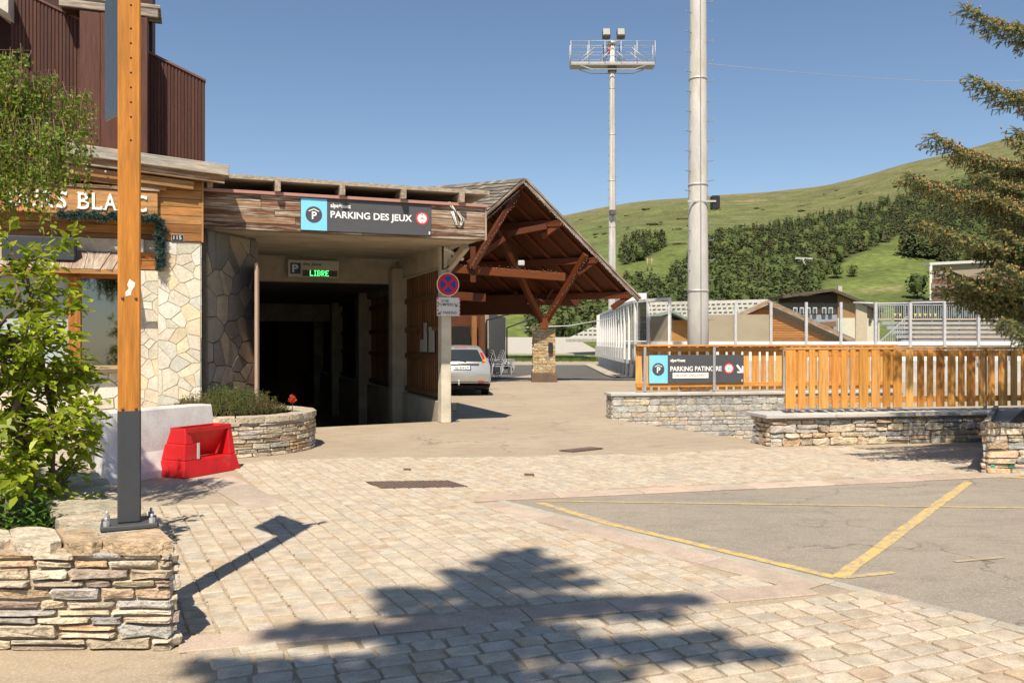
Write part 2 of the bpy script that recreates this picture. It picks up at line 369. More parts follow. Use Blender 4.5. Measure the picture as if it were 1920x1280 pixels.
def coursed(mapf, L, H, rowh, lenr, palette, parent, proud=0.03, gap=0.012, name='stone', mat=None, h0=0.0, top_flat=True, big=0.0, jag=0.1):
    y = h0
    while y < H - 0.02:
        h = min(rnd(*rowh), H - y)
        if H - (y + h) < rowh[0] * 0.6: h = H - y
        x = -rnd(0, lenr[0] * 0.5)
        while x < L - 0.02:
            w = rnd(*lenr) * (0.7 + 0.6 * h / rowh[1]); x1 = min(x + w, L)
            if L - x1 < lenr[0] * 0.4: x1 = L
            xa = max(x, 0)
            if x1 - xa > 0.03:
                split = h > rowh[1] * 0.75 and random.random() < 0.25
                parts_ = [(y, y + h)] if not split else [(y, y + h * rnd(.4, .6)), None]
                if split: parts_[1] = (parts_[0][1], y + h)
                for (ya, yb) in parts_:
                    b = MB(); rock(b, stone_outline(xa + gap / 2, x1 - gap / 2, ya + gap / 2, yb - gap / 2, jag), mapf, proud * rnd(0.6, 1.4), jit(random.choice(palette), 0.16, 0.05))
                    b.build(name, mat or STONE, parent)
            x = x1
        y += h
def clip(poly, px, py, nx, ny):
    out = []; n = len(poly)
    for i in range(n):
        a, c = poly[i], poly[(i + 1) % n]; da = (a[0] - px) * nx + (a[1] - py) * ny; dc = (c[0] - px) * nx + (c[1] - py) * ny
        if da <= 0: out.append(a)
        if da * dc < 0: t = da / (da - dc); out.append((a[0] + (c[0] - a[0]) * t, a[1] + (c[1] - a[1]) * t))
    return out
def crazy(mapf, L, H, cell, palette, parent, proud=0.02, gap=0.016, h0=0.0, name='flagstone', skew=1.0, mat=None):
    """irregular polygon stones that fill a rectangle"""
    nx = max(1, round(L / cell)); ny = max(1, round((H - h0) / (cell * skew))); seeds = []
    for i in range(nx):
        for k in range(ny):
            seeds.append(((i + .5 + rnd(-.7, .7)) * L / nx, h0 + (k + .5 + rnd(-.7, .7)) * (H - h0) / ny))
    for _ in range(int(nx * ny * 0.12)): seeds.append((rnd(0, L), rnd(h0, H)))
    for a in seeds:
        p = [(gap / 2, h0 + gap / 2), (L - gap / 2, h0 + gap / 2), (L - gap / 2, H - gap / 2), (gap / 2, H - gap / 2)]
        for c in seeds:
            if c is a: continue
            dx, dy = c[0] - a[0], c[1] - a[1]; d = math.hypot(dx, dy)
            if d > cell * 4 or d < 1e-6: continue
            mxp = (a[0] + c[0]) / 2 - dx / d * gap / 2; myp = (a[1] + c[1]) / 2 - dy / d * gap / 2
            p = clip(p, mxp, myp, dx / d, dy / d)
            if len(p) < 3: break
        if len(p) < 3: continue
        ar = abs(sum(p[i][0] * p[(i + 1) % len(p)][1] - p[(i + 1) % len(p)][0] * p[i][1] for i in range(len(p)))) / 2
        if ar < 0.0012: continue
        b = MB(); rock(b, p, mapf, proud * rnd(.6, 1.3), jit(random.choice(palette), .13, .04), bev=0.12, rough=0.15)
        b.build(name, mat or FLAG, parent)
def plane_map(o, along, nrm):
    o, along, nrm = Vector(o), Vector(along), Vector(nrm)
    return lambda s, h, out: o + along * s + Z * h + nrm * out

WARM = [(.54, .45, .32), (.50, .40, .28), (.56, .48, .36), (.45, .37, .28), (.48, .35, .23)]
GREY = [(.40, .37, .33), (.36, .345, .32), (.45, .41, .36)]
SCHIST = WARM * 2 + GREY + [(.36, .28, .22), (.50, .35, .21)]
PALE = [(.42, .40, .36), (.46, .42, .35), (.38, .37, .35), (.50, .43, .30), (.45, .43, .39), (.40, .38, .34)]
FLAGC = [(.70, .63, .50), (.66, .58, .45), (.73, .66, .53), (.62, .56, .45), (.68, .56, .38), (.64, .60, .51)]
DARKC = [(.20, .185, .16), (.25, .225, .19), (.17, .16, .145), (.28, .245, .19), (.31, .26, .19)]
GOLD = [(.50, .36, .18), (.46, .38, .26), (.54, .45, .30), (.36, .30, .22), (.52, .40, .22), (.42, .30, .16)]

# ================================================================== ground
def sheet_mesh(name, outer, holes, z, mat, kind='structure', parent=None):
    vs = []; es = []
    for loop in [outer] + holes:
        n0 = len(vs); vs += [Vector((p[0], p[1])) for p in loop]; es += [(n0 + i, n0 + (i + 1) % len(loop)) for i in range(len(loop))]
    r = delaunay_2d_cdt(vs, es, [], 2 if holes else 1, 1e-5); b = MB()
    tri = []
    for f in r[2]:
        c = sum((r[0][i] for i in f), Vector((0, 0))) / len(f)
        if inside(c, outer) and not any(inside(c, h) for h in holes): tri.append(list(f))
    b.add([(p.x, p.y, z) for p in r[0]], tri, (.4, .35, .3), off=Vector((0, 0, 0)))
    o = b.build(name, mat, parent, kind); fix_normals(o)
    if o.data.polygons and o.data.polygons[0].normal.z < 0: o.data.flip_normals()
    return o

K0 = Vector((-1.393, 16.6, 0))                    # front inner foot of the garage's right wall
ROW = dirv(10.0); ROWN = dirv(100.0)              # the two low walls on the right and their back side
BW0 = Vector((2.07, 17.4, 0))                     # near left foot of the far low wall
FW0 = Vector((3.93, 12.9, 0))                     # near left foot of the close low wall
THR_L = Vector((-4.75, 15.15, 0)); THR_R = K0 + V * 0.35 + U * 0.0
g_hole = [THR_L, THR_R, THR_R + V * 26, THR_L + V * 28]
FB = FW0 + ROWN * 0.5
p_hole = [BW0, FB, FB + ROW * 13, BW0 + ROW * 13]
ground = sheet_mesh('ground', [(-60, -40), (70, -40), (70, 70), (-60, 70)], [g_hole, p_hole], 0.0, ASPH)
# ramp into the garage and ramp to the lower car park
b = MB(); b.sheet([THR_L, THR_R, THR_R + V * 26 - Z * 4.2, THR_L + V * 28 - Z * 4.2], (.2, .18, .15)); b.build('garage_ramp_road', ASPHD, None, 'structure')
b = MB(); b.sheet([BW0, FB, FB + ROW * 13 - Z * 2.1, BW0 + ROW * 13 - Z * 2.1], (.3, .25, .2)); b.build('lower_ramp_road', ASPH, None, 'structure')

# right hand parking bay, its stone bands, the cobbles
A1 = Vector((-0.10, 8.45, 0)); A2 = Vector((2.12, 5.61, 0)); A3 = A2 + (A2 - A1) * 1.6
C2 = A1 + (Vector((5.36, 9.83, 0)) - A1) * 1.9
lot = sheet_mesh('parking_asphalt', [A1, C2, Vector((16, 3, 0)), A3], [], 0.004, ASPH2)
dark = sheet_mesh('canopy_shadow_asphalt', [G(905, 716), G(1010, 700), G(1030, 712), G(1215, 714), G(1130, 684), G(930, 684), G(850, 690), G(850, 716)], [], 0.004, ASPHD)  # dark sheet under the canopy: its shadow painted onto the asphalt
BA0 = Vector((-1.75, 4.43, 0)); BAd = dirv(19.4)
r_dir = dirv(19.6); c_dir = dirv(90 + 27.0)
Bd = (A2 - A1).normalized(); Bn = Vector((-Bd.y, Bd.x, 0))             # Bn points to the parking side? resolved below
if Bn.dot(Vector((1, 0.3, 0))) < 0: Bn = -Bn
Cd = (C2 - A1).normalized(); Cn = Vector((-Cd.y, Cd.x, 0))
bandw = 0.30
# corners of the cobbled field above band A
BA1 = A2 - Bn * 0.28 + Bd * 0.02
mid_poly = [BA0 + Vector((-BAd.y, BAd.x, 0)) * .13 - BAd * .2, BA1 + Vector((-BAd.y, BAd.x, 0)) * .13 - BAd * .12, A1 - Bn * bandw + Vector((-.05, .12, 0)), A1 + Cd * 0.4 + Cn * 0.34, C2 * 0.62 + A1 * 0.38 + Cn * 0.34, G(1846, 884), G(1846, 838), G(1440, 839), G(1240, 850), G(910, 857), G(600, 859), G(440, 868), G(436, 893), G(535, 945), G(262, 948), Vector((-2.35, 4.9, 0))]
low_poly = [BA0 - Vector((-BAd.y, BAd.x, 0)) * .10 + BAd * .06, BA1 - Vector((-BAd.y, BAd.x, 0)) * .09, A2 + Bd * 0.15, A3, Vector((1.0, 1.0, 0)), Vector((-1.2, 2.2, 0)), Vector((-1.47, 3.95, 0)), Vector((-1.68, 4.3, 0))]
pave = sheet_mesh('cobbled_pavement', mid_poly, [], 0.004, BED)
pave2 = sheet_mesh('cobbled_apron', low_poly, [], 0.004, BED)
COBC = [(.475, .405, .31), (.465, .40, .315), (.495, .42, .32), (.455, .395, .315), (.485, .41, .31), (.47, .41, .325)]
RUST = [(.47, .38, .275), (.45, .355, .25), (.485, .41, .315)]
def cobble(b, ctr, e1, e2, h, col, jt):
    n = 8; k = rnd(.06, .14) if jt < .06 else rnd(.08, .20); P = []
    for (sx, sy) in ((-1 + k, -1), (1 - k, -1), (1, -1 + k), (1, 1 - k), (1 - k, 1), (-1 + k, 1), (-1, 1 - k), (-1, -1 + k)):
        P.append(ctr + e1 * (sx * 1.0 + rnd(-jt, jt)) + e2 * (sy + rnd(-jt, jt)))
    tilt = (rnd(-.003, .003), rnd(-.003, .003)); vs = []
    for p in P: vs.append(p + Z * 0.001)
    for i, p in enumerate(P): vs.append(ctr + (p - ctr) * 0.985 + Z * (h * 0.8))
    for i, p in enumerate(P): q = ctr + (p - ctr) * 0.92; vs.append(q + Z * (h + tilt[0] * (i - 4) * .25 + rnd(-.0012, .0012)))
    vs.append(ctr + Z * (h * 1.06)); fs = []
    for r in range(2):
        for i in range(n): fs.append([r * n + i, r * n + (i + 1) % n, (r + 1) * n + (i + 1) % n, (r + 1) * n + i])
    for i in range(n): fs.append([2 * n + i, 2 * n + (i + 1) % n, 3 * n])
    b.add(vs, fs, col)
cob = []                                            # (distance, centre, e1, e2, height, colour, parent)
def shrink_ok(c, poly, m=0.05):
    return all(inside((c[0] + dx, c[1] + dy), poly) for dx, dy in ((m, 0), (-m, 0), (0, m), (0, -m)))
for i in range(-52, 86):
    off = rnd(0, 1); Wd = 0.148; t = -2.0
    rusty = rnd(0, .35)
    while t < 11.5:
        Ln = rnd(0.115, 0.165); c = BA0 + r_dir * (i * Wd) + c_dir * (t + Ln / 2); t += Ln
        if c.y < 3 or c.y > 14 or not shrink_ok(c, mid_poly): continue
        if (c - Vector((-4.2, 12.75, 0))).length < 1.30: continue
        col = jit(random.choice(RUST if random.random() < (.08 + .25 * max(0, math.sin(c.x * 1.3 + c.y * .9)) + rusty * .3) else COBC), .07, .02)
        cob.append((c.y, c, r_dir * (Wd / 2 - .006), c_dir * (Ln / 2 - .0035), rnd(.009, .013), col, pave))
lr = dirv(21.5); lc = dirv(111.5)
for j in range(-24, 6):
    x = rnd(-.2, 0) - 1.5
    while x < 7.5:
        Ln = rnd(0.155, 0.215); c = BA0 + Vector((.05, -.2, 0)) + lr * (x + Ln / 2) + lc * (j * 0.142); x += Ln
        if c.y < 1.5 or not shrink_ok(c, low_poly, .06): continue
        col = jit(random.choice(RUST if random.random() < .14 else COBC), .10, .03)
        cob.append((c.y, c, lr * (Ln / 2 - .010), lc * (0.142 / 2 - .010), rnd(.014, .020), col, pave2))
def px_size(c):
    if c.y < 3.3 or abs(c.x / c.y) > .62: return 0
    return 1 / (c.y * c.y)
cob.sort(key=lambda q: -px_size(q[1]))
rest = {pave.name: MB(), pave2.name: MB()}
for n_, q in enumerate(cob):
    if n_ < 300:
        b = MB(); cobble(b, *q[1:6], .05 if q[6] is pave else .10); b.build('cobblestone', COBBLE, q[6])
    else: cobble(rest[q[6].name], *q[1:6], .05 if q[6] is pave else .10)
for pr in (pave, pave2):
    if rest[pr.name].v: rest[pr.name].build('cobblestones', COBBLE, pr, 'stuff')
# pinkish slab bands
PINK = [(.47, .37, .29), (.45, .36, .285), (.50, .40, .31), (.44, .345, .27)]
def band(parent, a, b_, w, nrm, lo=.5, hi=1.1, pal=PINK, z=0.006):
    d = (b_ - a); L = d.length; d.normalize(); x = 0
    while x < L - .02:
        l = min(rnd(lo, hi), L - x); m = MB(); ctr = a + d * (x + l / 2) + nrm * (w / 2)
        m.box(ctr + Z * (z + rnd(0, .003)), (l - .008, w - .006, .014), (d, nrm, Z), jit(random.choice(pal), .08, .03), .004); m.build('paving_slab', SLAB, parent); x += l
slabs = sheet_mesh('slab_bands', [BA0 + Vector((-.2, -.2, 0)), BA0 + Vector((-.1, -.24, 0)), BA0 + Vector((-.1, -.2, 0))], [], .001, BED)
Bp = Vector((-BAd.y, BAd.x, 0))
band(slabs, BA0 - BAd * 0.0 - Bp * 0.11, BA1 + Bp * -.10, .24, Bp)
band(slabs, A2 - Bn * .34, A1 - Bn * .34, .27, Bn)
band(slabs, A1 + Cn * .03 - Cd * .2, C2, .30, Cn)
band(slabs, G(436, 893), G(540, 946), .42, Vector((-.75, -.65, 0)))
band(slabs, G(1450, 842), G(1800, 888), .26, Vector((.3, .9, 0)).normalized(), .4, .8)
band(slabs, A1 - Bn * .07, A2 - Bn * .07 + Bd * 1.4, .10, Bn, .2, .5, [(.42, .38, .31), (.38, .34, .28)], .004)
# dusty patch by the planter and the concrete verge in front of the barrier
sheet_mesh('dusty_verge', [Vector((-9, -3, 0)), Vector((-1.2, 2.0, 0)), Vector((-1.47, 3.9, 0)), Vector((-1.74, 4.4, 0)), Vector((-9, 4.6, 0))], [], 0.003, BED)
# yellow road marking
SZ = [.0062]
def stripe(a, b_, w, k=1.0):
    SZ[0] += .0004; m = MB(); a, b_ = Vector(a), Vector(b_); d = (b_ - a).normalized(); n = Vector((-d.y, d.x, 0)) * w / 2; L = (b_ - a).length; q = max(2, int(L / .15)); rows = []
    for i in range(q + 1):
        p = a + d * (L * i / q); rows.append([p + n * rnd(.85, 1.1) + Z * SZ[0], p - n * rnd(.85, 1.1) + Z * SZ[0]])
    m.grid(rows, (k, k, k), False); return m.build('yellow_marking', YELLOW, None, 'structure')
stripe(G(1012, 943), G(1152, 985), .10, .65); stripe(G(1150, 984), G(1566, 1083), .085, .95)
stripe(G(1572, 1084), G(1816, 904), .10, .8); stripe(G(1585, 1083), G(1676, 1074), .06, .6)
stripe(G(1015, 940), G(1990, 954), .055, .6); stripe(G(1842, 892), G(1960, 899), .09, 1.0)
stripe(G(1790, 1054), G(1880, 1046), .05, .25)
# iron covers set into the paving
IRON = (.13, .085, .07)
def cover(name, pts, label, cat, rib=0, group=None):
    t = thing(name, label, cat, sum(pts, Vector()) / len(pts), group)
    m = MB(); m.poly([p + Z * .019 for p in pts], Z * -.012, IRON); m.build('plate', SATIN if False else RUBBER, t)
    if rib:
        m = MB()
        for i in range(rib):
            u = (i + .5) / rib; a = pts[0].lerp(pts[1], u); c = pts[3].lerp(pts[2], u); m.beam(a.lerp(c, .08) + Z * .022, a.lerp(c, .92) + Z * .022, .02, .008, Z, (.17, .12, .10))
        m.build('rib_pattern', RUBBER, t, 'stuff')
    return t
cover('access_cover', [G(685, 905), G(840, 903), G(877, 914), G(716, 917.5)], 'large rusty iron access cover set flush in the cobbles', 'manhole cover', 14)
cover('drain_grate', [G(1048, 846), G(1105, 840), G(1131, 842), G(1075, 848)], 'long dark drain grate in the asphalt lane', 'drain', 12)
cover('valve_cover', [G(983, 890), G(1001, 890), G(1002, 894), G(984, 894)], 'small iron valve cover in the cobbles, right of the large cover', 'valve cover', 0, 'valve covers in the paving')
cover('valve_cover', [G(756, 880.5), G(770, 880.5), G(771, 883), G(757, 883)], 'small iron valve cover in the cobbles behind the large cover', 'valve cover', 0, 'valve covers in the paving')
# grains of rust coloured leaf litter and weeds in the joints
m = MB()
for _ in range(520):
    i = random.choice([-4, -3, -2, -1, 0, 1, 2, 3, 5, 7]); t = rnd(-.2, 4.6); c = BA0 + r_dir * (i * .148 - .074 + rnd(-.012, .012)) + c_dir * t
    if not inside(c, mid_poly): continue
    col = (.42, .17, .04) if random.random() < .5 else (.13, .17, .04); s = rnd(.003, .010); a = rnd(0, 6.3); e = dirv(math.degrees(a))
    m.add([c + Z * rnd(.010, .016) + e * s, c + Z * .012 - e * s * .6 + dirv(math.degrees(a) + 90) * s, c + Z * rnd(.012, .022) - e * s * .7 - dirv(math.degrees(a) + 90) * s], [[0, 1, 2]], col)
o = m.build('joint_litter', LEAF, None, 'stuff'); o['label'] = 'rusty bud scales and tiny weeds caught in the paving joints'; o['category'] = 'litter'

# ================================================================== stone planters and low walls
def low_wall_label(t): return t
# --- near left planter
PLT_Z = 0.566
pc1 = Vector((-1.76, 4.40, 0)); pdir = dirv(90 + 34.0); pn = dirv(34.0)      # right side runs back to the left, its outward normal
pl = thing('stone_planter', 'rough dry stone planter in the near left corner, post standing on it', 'planter', pc1)
core = MB(); fl = pc1 + Vector((-4.5, -.03, 0)); WT = .42
back = pc1 + pdir * 4.6
core.poly([pc1 + Vector((-.012, .006, 0)), fl + Vector((0, .006, 0)), fl + Vector((0, WT, 0)), pc1 + Vector((-WT * 1.25, WT, 0))], Z * (PLT_Z - .05), (.42, .34, .24))
core.poly([pc1 + Vector((-.05, .035, 0)), pc1 + Vector((-WT * 1.25, WT + .01, 0)), back - pn * (WT + .02), back - pn * .008], Z * (PLT_Z - .055), (.42, .34, .24))
fix_normals(core.build('mortar_core', MORTAR, pl))
coursed(plane_map(fl, Vector((1, .007, 0)), Vector((0, -1, 0))), 4.5, PLT_Z - .055, (.036, .088), (.12, .40), SCHIST, pl, .030, .016, jag=.19)
coursed(plane_map(pc1, pdir, pn), 4.6, PLT_Z - .055, (.05, .10), (.12, .34), SCHIST, pl, .03, .014, jag=.17)
# coping of thick flat stones
x = 0
while x < 4.45:
    w = rnd(.16, .42); b = MB(); rock(b, stone_outline(x + .003, min(x + w, 4.52) - .003, -.02, .36, .03), lambda s, h, o_: pc1 + Vector((-s + .005 - max(0, h) * .67, h - .015, PLT_Z - .05 + o_)), .044, jit(random.choice(WARM), .1), .05, .035); b.build('coping_stone', STONE, pl); x += w
x = .36
while x < 4.5:
    w = rnd(.26, .5); b = MB(); rock(b, stone_outline(x + .006, x + w - .006, -.03, WT + .02, .03), lambda s, h, o_: pc1 + pdir * s - pn * h + Z * (PLT_Z - .06 + o_), .055, jit((.47, .40, .30), .12), .08, .08); b.build('coping_stone', STONE, pl); x += w
b = MB(); b.poly([pc1 + Vector((-.5, .4, 0)), fl + Vector((.0, .4, 0)), fl + Vector((-1.5, 5, 0)), back - pn * .4], Z * .40, (.09, .06, .04)); fix_normals(b.build('soil', SOIL, pl))
# --- round planter in front of the garage corner
RC = Vector((-4.20, 12.75, 0)); RR = 1.18; RZ = .55
rp = thing('round_planter', 'round dry stone flower planter beside the garage entrance', 'planter', RC)
def cylmap(s, h, o_):
    a = math.radians(200) + s / RR; r = RR + o_ - .02 + (.02 * (1 - h / RZ)); return RC + Vector((math.cos(a) * r, math.sin(a) * r, h))
b = MB(); b.tube([RC, RC + Z * (RZ - .03)], RR - .015, 48, (.44, .36, .26)); b.build('mortar_core', MORTAR, rp)
coursed(cylmap, RR * math.radians(215), RZ - .05, (.05, .085), (.14, .33), WARM * 2 + [(.50, .34, .17), (.38, .35, .31), (.44, .40, .34)], rp, .03, .012)
a = 0
while a < 360:
    w = rnd(14, 24); b = MB()
    rock(b, [(t, q) for t, q in ((a + .5, 0), (a + w / 2, -.02), (a + w - .5, 0), (a + w - .5, .3), (a + w / 2, .31), (a + .5, .3))], lambda s, h, o_: RC + Vector((math.cos(math.radians(s)) * (RR + .02 - h), math.sin(math.radians(s)) * (RR + .02 - h), RZ - .06 + o_)), .06, jit((.47, .40, .30), .1), .04, .05)
    b.build('coping_stone', STONE, rp); a += w
b = MB(); b.tube([RC + Z * .3, RC + Z * .52], RR - .22, 32, (.08, .055, .035)); b.build('soil', SOIL, rp)
# --- close low wall on the right, with its fence
def low_wall(name, label, foot, L, zt, thick, pal, rowh, lenr, proud, below=0.0, capover=.07, bigjag=.1, capcol=(.50, .47, .43)):
    t = thing(name, label, 'wall', foot); f0 = foot - Z * below
    b = MB(); b.poly([f0 + ROW * .006 + ROWN * .006, f0 + ROW * L + ROWN * .006, f0 + ROW * L + ROWN * thick, f0 + ROW * .02 + ROWN * thick], Z * (zt - .05 + below), (.40, .34, .26)); fix_normals(b.build('mortar_core', MORTAR, t))
    coursed(plane_map(f0, ROW, -ROWN), L, zt - .055 + below, rowh, lenr, pal, t, proud, .012, jag=bigjag)
    coursed(plane_map(f0 + ROWN * thick, -ROWN, -ROW), thick, zt - .055 + below, rowh, (lenr[0], lenr[0] * 1.6), pal, t, proud, .012)
    x = -capover
    while x < L:
        l = min(rnd(1.0, 1.6), L - x); bx('cap_slab', CONC, t, foot + ROW * (x + l / 2) + ROWN * (thick / 2) + Z * (zt - .025), (l - .006, thick + 2 * capover, .055), (ROW, ROWN, Z), jit(capcol, .04), .006); x += l
    return t
fw = low_wall('close_stone_wall', 'low wall of rough brown stone under the nearer larch fence', FW0, 6.4, .485, .5, WARM * 2 + GREY, (.05, .13), (.14, .36), .04, 0, .10, .13)
bw = low_wall('far_stone_wall', 'low wall of pale coursed stone under the fence with the sign', BW0, 6.6, .53, .42, PALE, (.06, .15), (.16, .36), .014, 1.1, .05, .05)
# --- planter of the spruce at the right edge
sp0 = Vector((5.69, 9.62, 0)) * (2536 / 250 / 9.62); sp0 = G(1848, 888)
sp = thing('spruce_planter', 'rough stone planter at the right edge, foot of the spruce', 'planter', sp0)
b = MB(); b.poly([sp0 + Vector((.02, .01, 0)), sp0 + Vector((5, .01, 0)), sp0 + Vector((6, 2.7, 0)), sp0 + dirv(58) * 3.2 + Vector((.02, 0, 0))], Z * .55, (.40, .33, .24)); fix_normals(b.build('mortar_core', MORTAR, sp))
coursed(plane_map(sp0, Vector((1, 0, 0)), Vector((0, -1, 0))), 5, .62, (.05, .10), (.14, .36), SCHIST, sp, .045, .012, jag=.14)
spd = dirv(58); coursed(plane_map(sp0 + spd * 3.2, -spd, dirv(148)), 3.2, .62, (.05, .10), (.14, .36), SCHIST, sp, .04, .012)
b = MB(); b.poly([sp0 + Vector((.45, .3, .551)), sp0 + Vector((4.9, .3, .551)), sp0 + Vector((5.8, 2.6, .551)), sp0 + dirv(58) * 2.9 + Vector((.4, 0, .551))], Z * .03, (.09, .06, .04)); fix_normals(b.build('soil', SOIL, sp))
b = MB()
for q in range(5): b.blob(sp0 + Vector((rnd(.05, .3), -.03, rnd(.05, .12))), rnd(.02, .05), (.10, .38, .26), 6, 3, .3, sq=(1, .3, .6))
b.build('green_paint_spatter', PAINT, sp)

# --- fences on the low walls
LARCH = [(.58, .27, .065), (.62, .31, .085), (.53, .235, .052), (.64, .34, .10), (.49, .21, .045)]
def fence(name, label, foot, L, zc, zb, zt, along0, slatside, wr, gr, posts):
    """foot: wall foot; slats on side slatside (+1 back, -1 front) of the rails"""
    t = thing(name, label, 'fence', foot + ROW * along0 + Z * zc); c0 = foot + ROW * along0
    mid = .25
    for x in posts:
        bx('post', GALV, t, c0 + ROW * x + ROWN * (mid - slatside * .06) + Z * ((zc + zt) / 2), (.055, .02, zt - zc - .03), (ROW, ROWN, Z), (.42, .42, .42))
    bx('top_rail', WOOD, t, c0 + ROW * (L / 2) + ROWN * mid + Z * (zt - .02), (L + .04, .16, .038), (ROW, ROWN, Z), jit(LARCH[0], .05), .004)
    for zz in (zt - .105, zb + .12):
        bx('rail', WOOD, t, c0 + ROW * (L / 2) + ROWN * (mid + slatside * .034) + Z * zz, (L, .045, .09), (ROW, ROWN, Z), jit(LARCH[2], .06), .003)
    x = 0
    while x < L - .05:
        w = rnd(*wr)
        bx('slat', WOOD, t, c0 + ROW * (x + w / 2) + ROWN * (mid + slatside * .070) + Z * ((zb + zt - .045) / 2 + rnd(-.004, .004)), (w, .024, zt - .045 - zb), (ROW, ROWN, Z), jit(random.choice(LARCH), .13, .06), .003); x += w + rnd(*gr)
    return t
fence('close_larch_fence', 'nearer larch fence with uneven upright slats on the brown stone wall', FW0, 5.9, .49, .555, 1.51, .36, -1, (.08, .165), (.045, .08), (.13, 1.85, 3.6, 5.3))
f2 = fence('far_larch_fence', 'farther larch fence behind the sign, on the pale stone wall', BW0, 6.0, .535, .56, 1.535, .60, 1, (.10, .17), (.05, .08), (.16, 1.70, 3.3, 4.8))
# ================================================================== car park sign on the far fence
def sign_emblem(parent, c, r, xd, up, nrm):
    b = MB(); b.add([c + (xd * math.cos(a) + up * math.sin(a)) * r + nrm * .003 for a in [i * math.pi / 16 for i in range(32)]], [list(range(32))], (.075, .078, .085)); b.build('disc', PAINT, parent)
    text('letter_p', 'P', PAINT, parent, c - up * r * .56 - xd * r * .24 + nrm * .003, xd, up, width=r * .58, height=r * .92, col=(.9, .9, .9), bold=.02)
    b = MB()
    for s in (-1, 1): b.beam(c + up * r * .68 + nrm * .005, c + up * r * .40 + xd * s * r * .62 + nrm * .005, r * .10, .004, nrm, (.9, .9, .9))
    b.build('roof_mark', PAINT, parent)
def limit_disc(parent, c, r, xd, up, nrm, body):
    for q, (rr, col, o_) in enumerate(((r, (.70, .05, .05), .004), (r * .74, (.85, .85, .85), .007))):
        b = MB(); b.add([c + (xd * math.cos(a) + up * math.sin(a)) * rr + nrm * o_ for a in [i * math.pi / 16 for i in range(32)]], [list(range(32))], col); b.build('limit_ring' if q == 0 else 'limit_disc', PAINT, parent)
    text('limit_text', body, PAINT, parent, c - up * r * .16 + nrm * .007, xd, up, height=r * .34, col=(.03, .03, .03), align='CENTER', ext=.003)
    b = MB()
    for s in (-1, 1): b.add([c + up * s * r * .40 + nrm * .010, c + up * s * r * .64 + xd * r * .13 + nrm * .010, c + up * s * r * .64 - xd * r * .13 + nrm * .010], [[0, 1, 2]], (.03, .03, .03))
    b.build('limit_arrow', PAINT, parent)
def park_sign(name, label, o_, xd, W, H, blue, lines):
    up = Z; nrm = xd.cross(up).normalized(); t = thing(name, label, 'sign', o_)
    bx('panel', PAINT, t, o_ + xd * (W / 2) + up * (H / 2) - nrm * .012, (W, .024, H), (xd, nrm, up), (.082, .085, .092), .004)
    bx('blue_field', PAINT, t, o_ + xd * (blue / 2 + .004) + up * (H / 2) + nrm * .0012, (blue - .008, .002, H - .012), (xd, nrm, up), (.22, .62, .86))
    return t, nrm
so = BW0 + ROW * .86 + ROWN * .228 + Z * .715
t, nr = park_sign('parking_patinoire_sign', 'dark grey PARKING PATINOIRE sign with blue end on the fence', so, ROW, 2.13, .60, .415, None)
sign_emblem(t, so + ROW * .207 + Z * .30 + nr * .003, .133, ROW, Z, nr)
text('logo_text', 'alpe+huez', PAINT, t, so + ROW * .475 + Z * .435, ROW, Z, width=.335, height=.085, bold=.03)
text('title', 'PARKING PATINOIRE', PAINT, t, so + ROW * .475 + Z * .255, ROW, Z, width=1.15, height=.105, bold=.018)
bx('notice_strip', PAINT, t, so + ROW * .925 + Z * .165 + nr * .003, (.80, .004, .115), (ROW, nr, Z), (.85, .85, .83))
text('notice_text', 'ABONNES  UNIQUEMENT', PAINT, t, so + ROW * .58 + Z * .132 + nr * .005, ROW, Z, width=.69, height=.065, col=(.75, .10, .07), ext=.002)
limit_disc(t, so + ROW * 1.79 + Z * .31, .115, ROW, Z, nr, '2m')
b = MB(); ac = so + ROW * 2.03 + Z * .30 + nr * .005
b.beam(ac - ROW * .06 + Z * .08, ac + ROW * .055 - Z * .06, .045, .004, nr, (.9, .9, .9)); b.beam(ac + ROW * .07 + Z * .06, ac + ROW * .07 - Z * .085, .035, .004, nr, (.9, .9, .9)); b.beam(ac - ROW * .05 - Z * .07, ac + ROW * .088 - Z * .07, .035, .0045, nr, (.9, .9, .9)); b.build('arrow', PAINT, t)
bx('sticker', PAINT, t, so + ROW * 2.09 + Z * .05 + nr * .002, (.025, .003, .05), (ROW, nr, Z), (.7, .6, .55))

# ================================================================== restaurant at the left
A = Vector((-5.01, 13.6, 0)); NF = -V                                   # facade corner, facade normal
def R(s, z, o_=0.0): return A - U * s + Z * z + NF * o_                 # s metres left of the corner, o_ metres out
AXF = (U, V, Z)
rs = thing('restaurant', 'rustic restaurant front of pale stone and scorched boards with white letters', 'building', R(2.5, 0))
ORANGE = (.40, .155, .035); SCORCH = [(.36, .17, .05), (.31, .14, .04), (.40, .20, .065), (.27, .115, .035)]
bx('wall_core', MORTAR, rs, R(3.6, 1.6, -.30), (7.2, .5, 3.2), AXF, (.52, .45, .34))
bx('upper_wall', BURNT, rs, R(3.6, 3.75, -.35), (7.2, .4, 1.1), AXF, (.16, .07, .03))
pier = bx('stone_pier', MORTAR, rs, R(.313, 1.588, .02), (.626, .20, 3.176), AXF, (.60, .53, .42))
crazy(plane_map(R(.626, 0, .122), U, NF), .626, 3.17, .20, FLAGC, pier, .010, .010)
crazy(plane_map(R(0, 0, .12), -NF, U), .5, 3.17, .25, FLAGC, pier, .012, .012)
wallst = bx('stone_wall', MORTAR, rs, R(.80, 1.36, -.045), (.35, .02, 2.72), AXF, (.60, .53, .42))
crazy(plane_map(R(.975, 0, -.033), U, NF), .345, 2.72, .20, FLAGC, wallst, .010, .010)
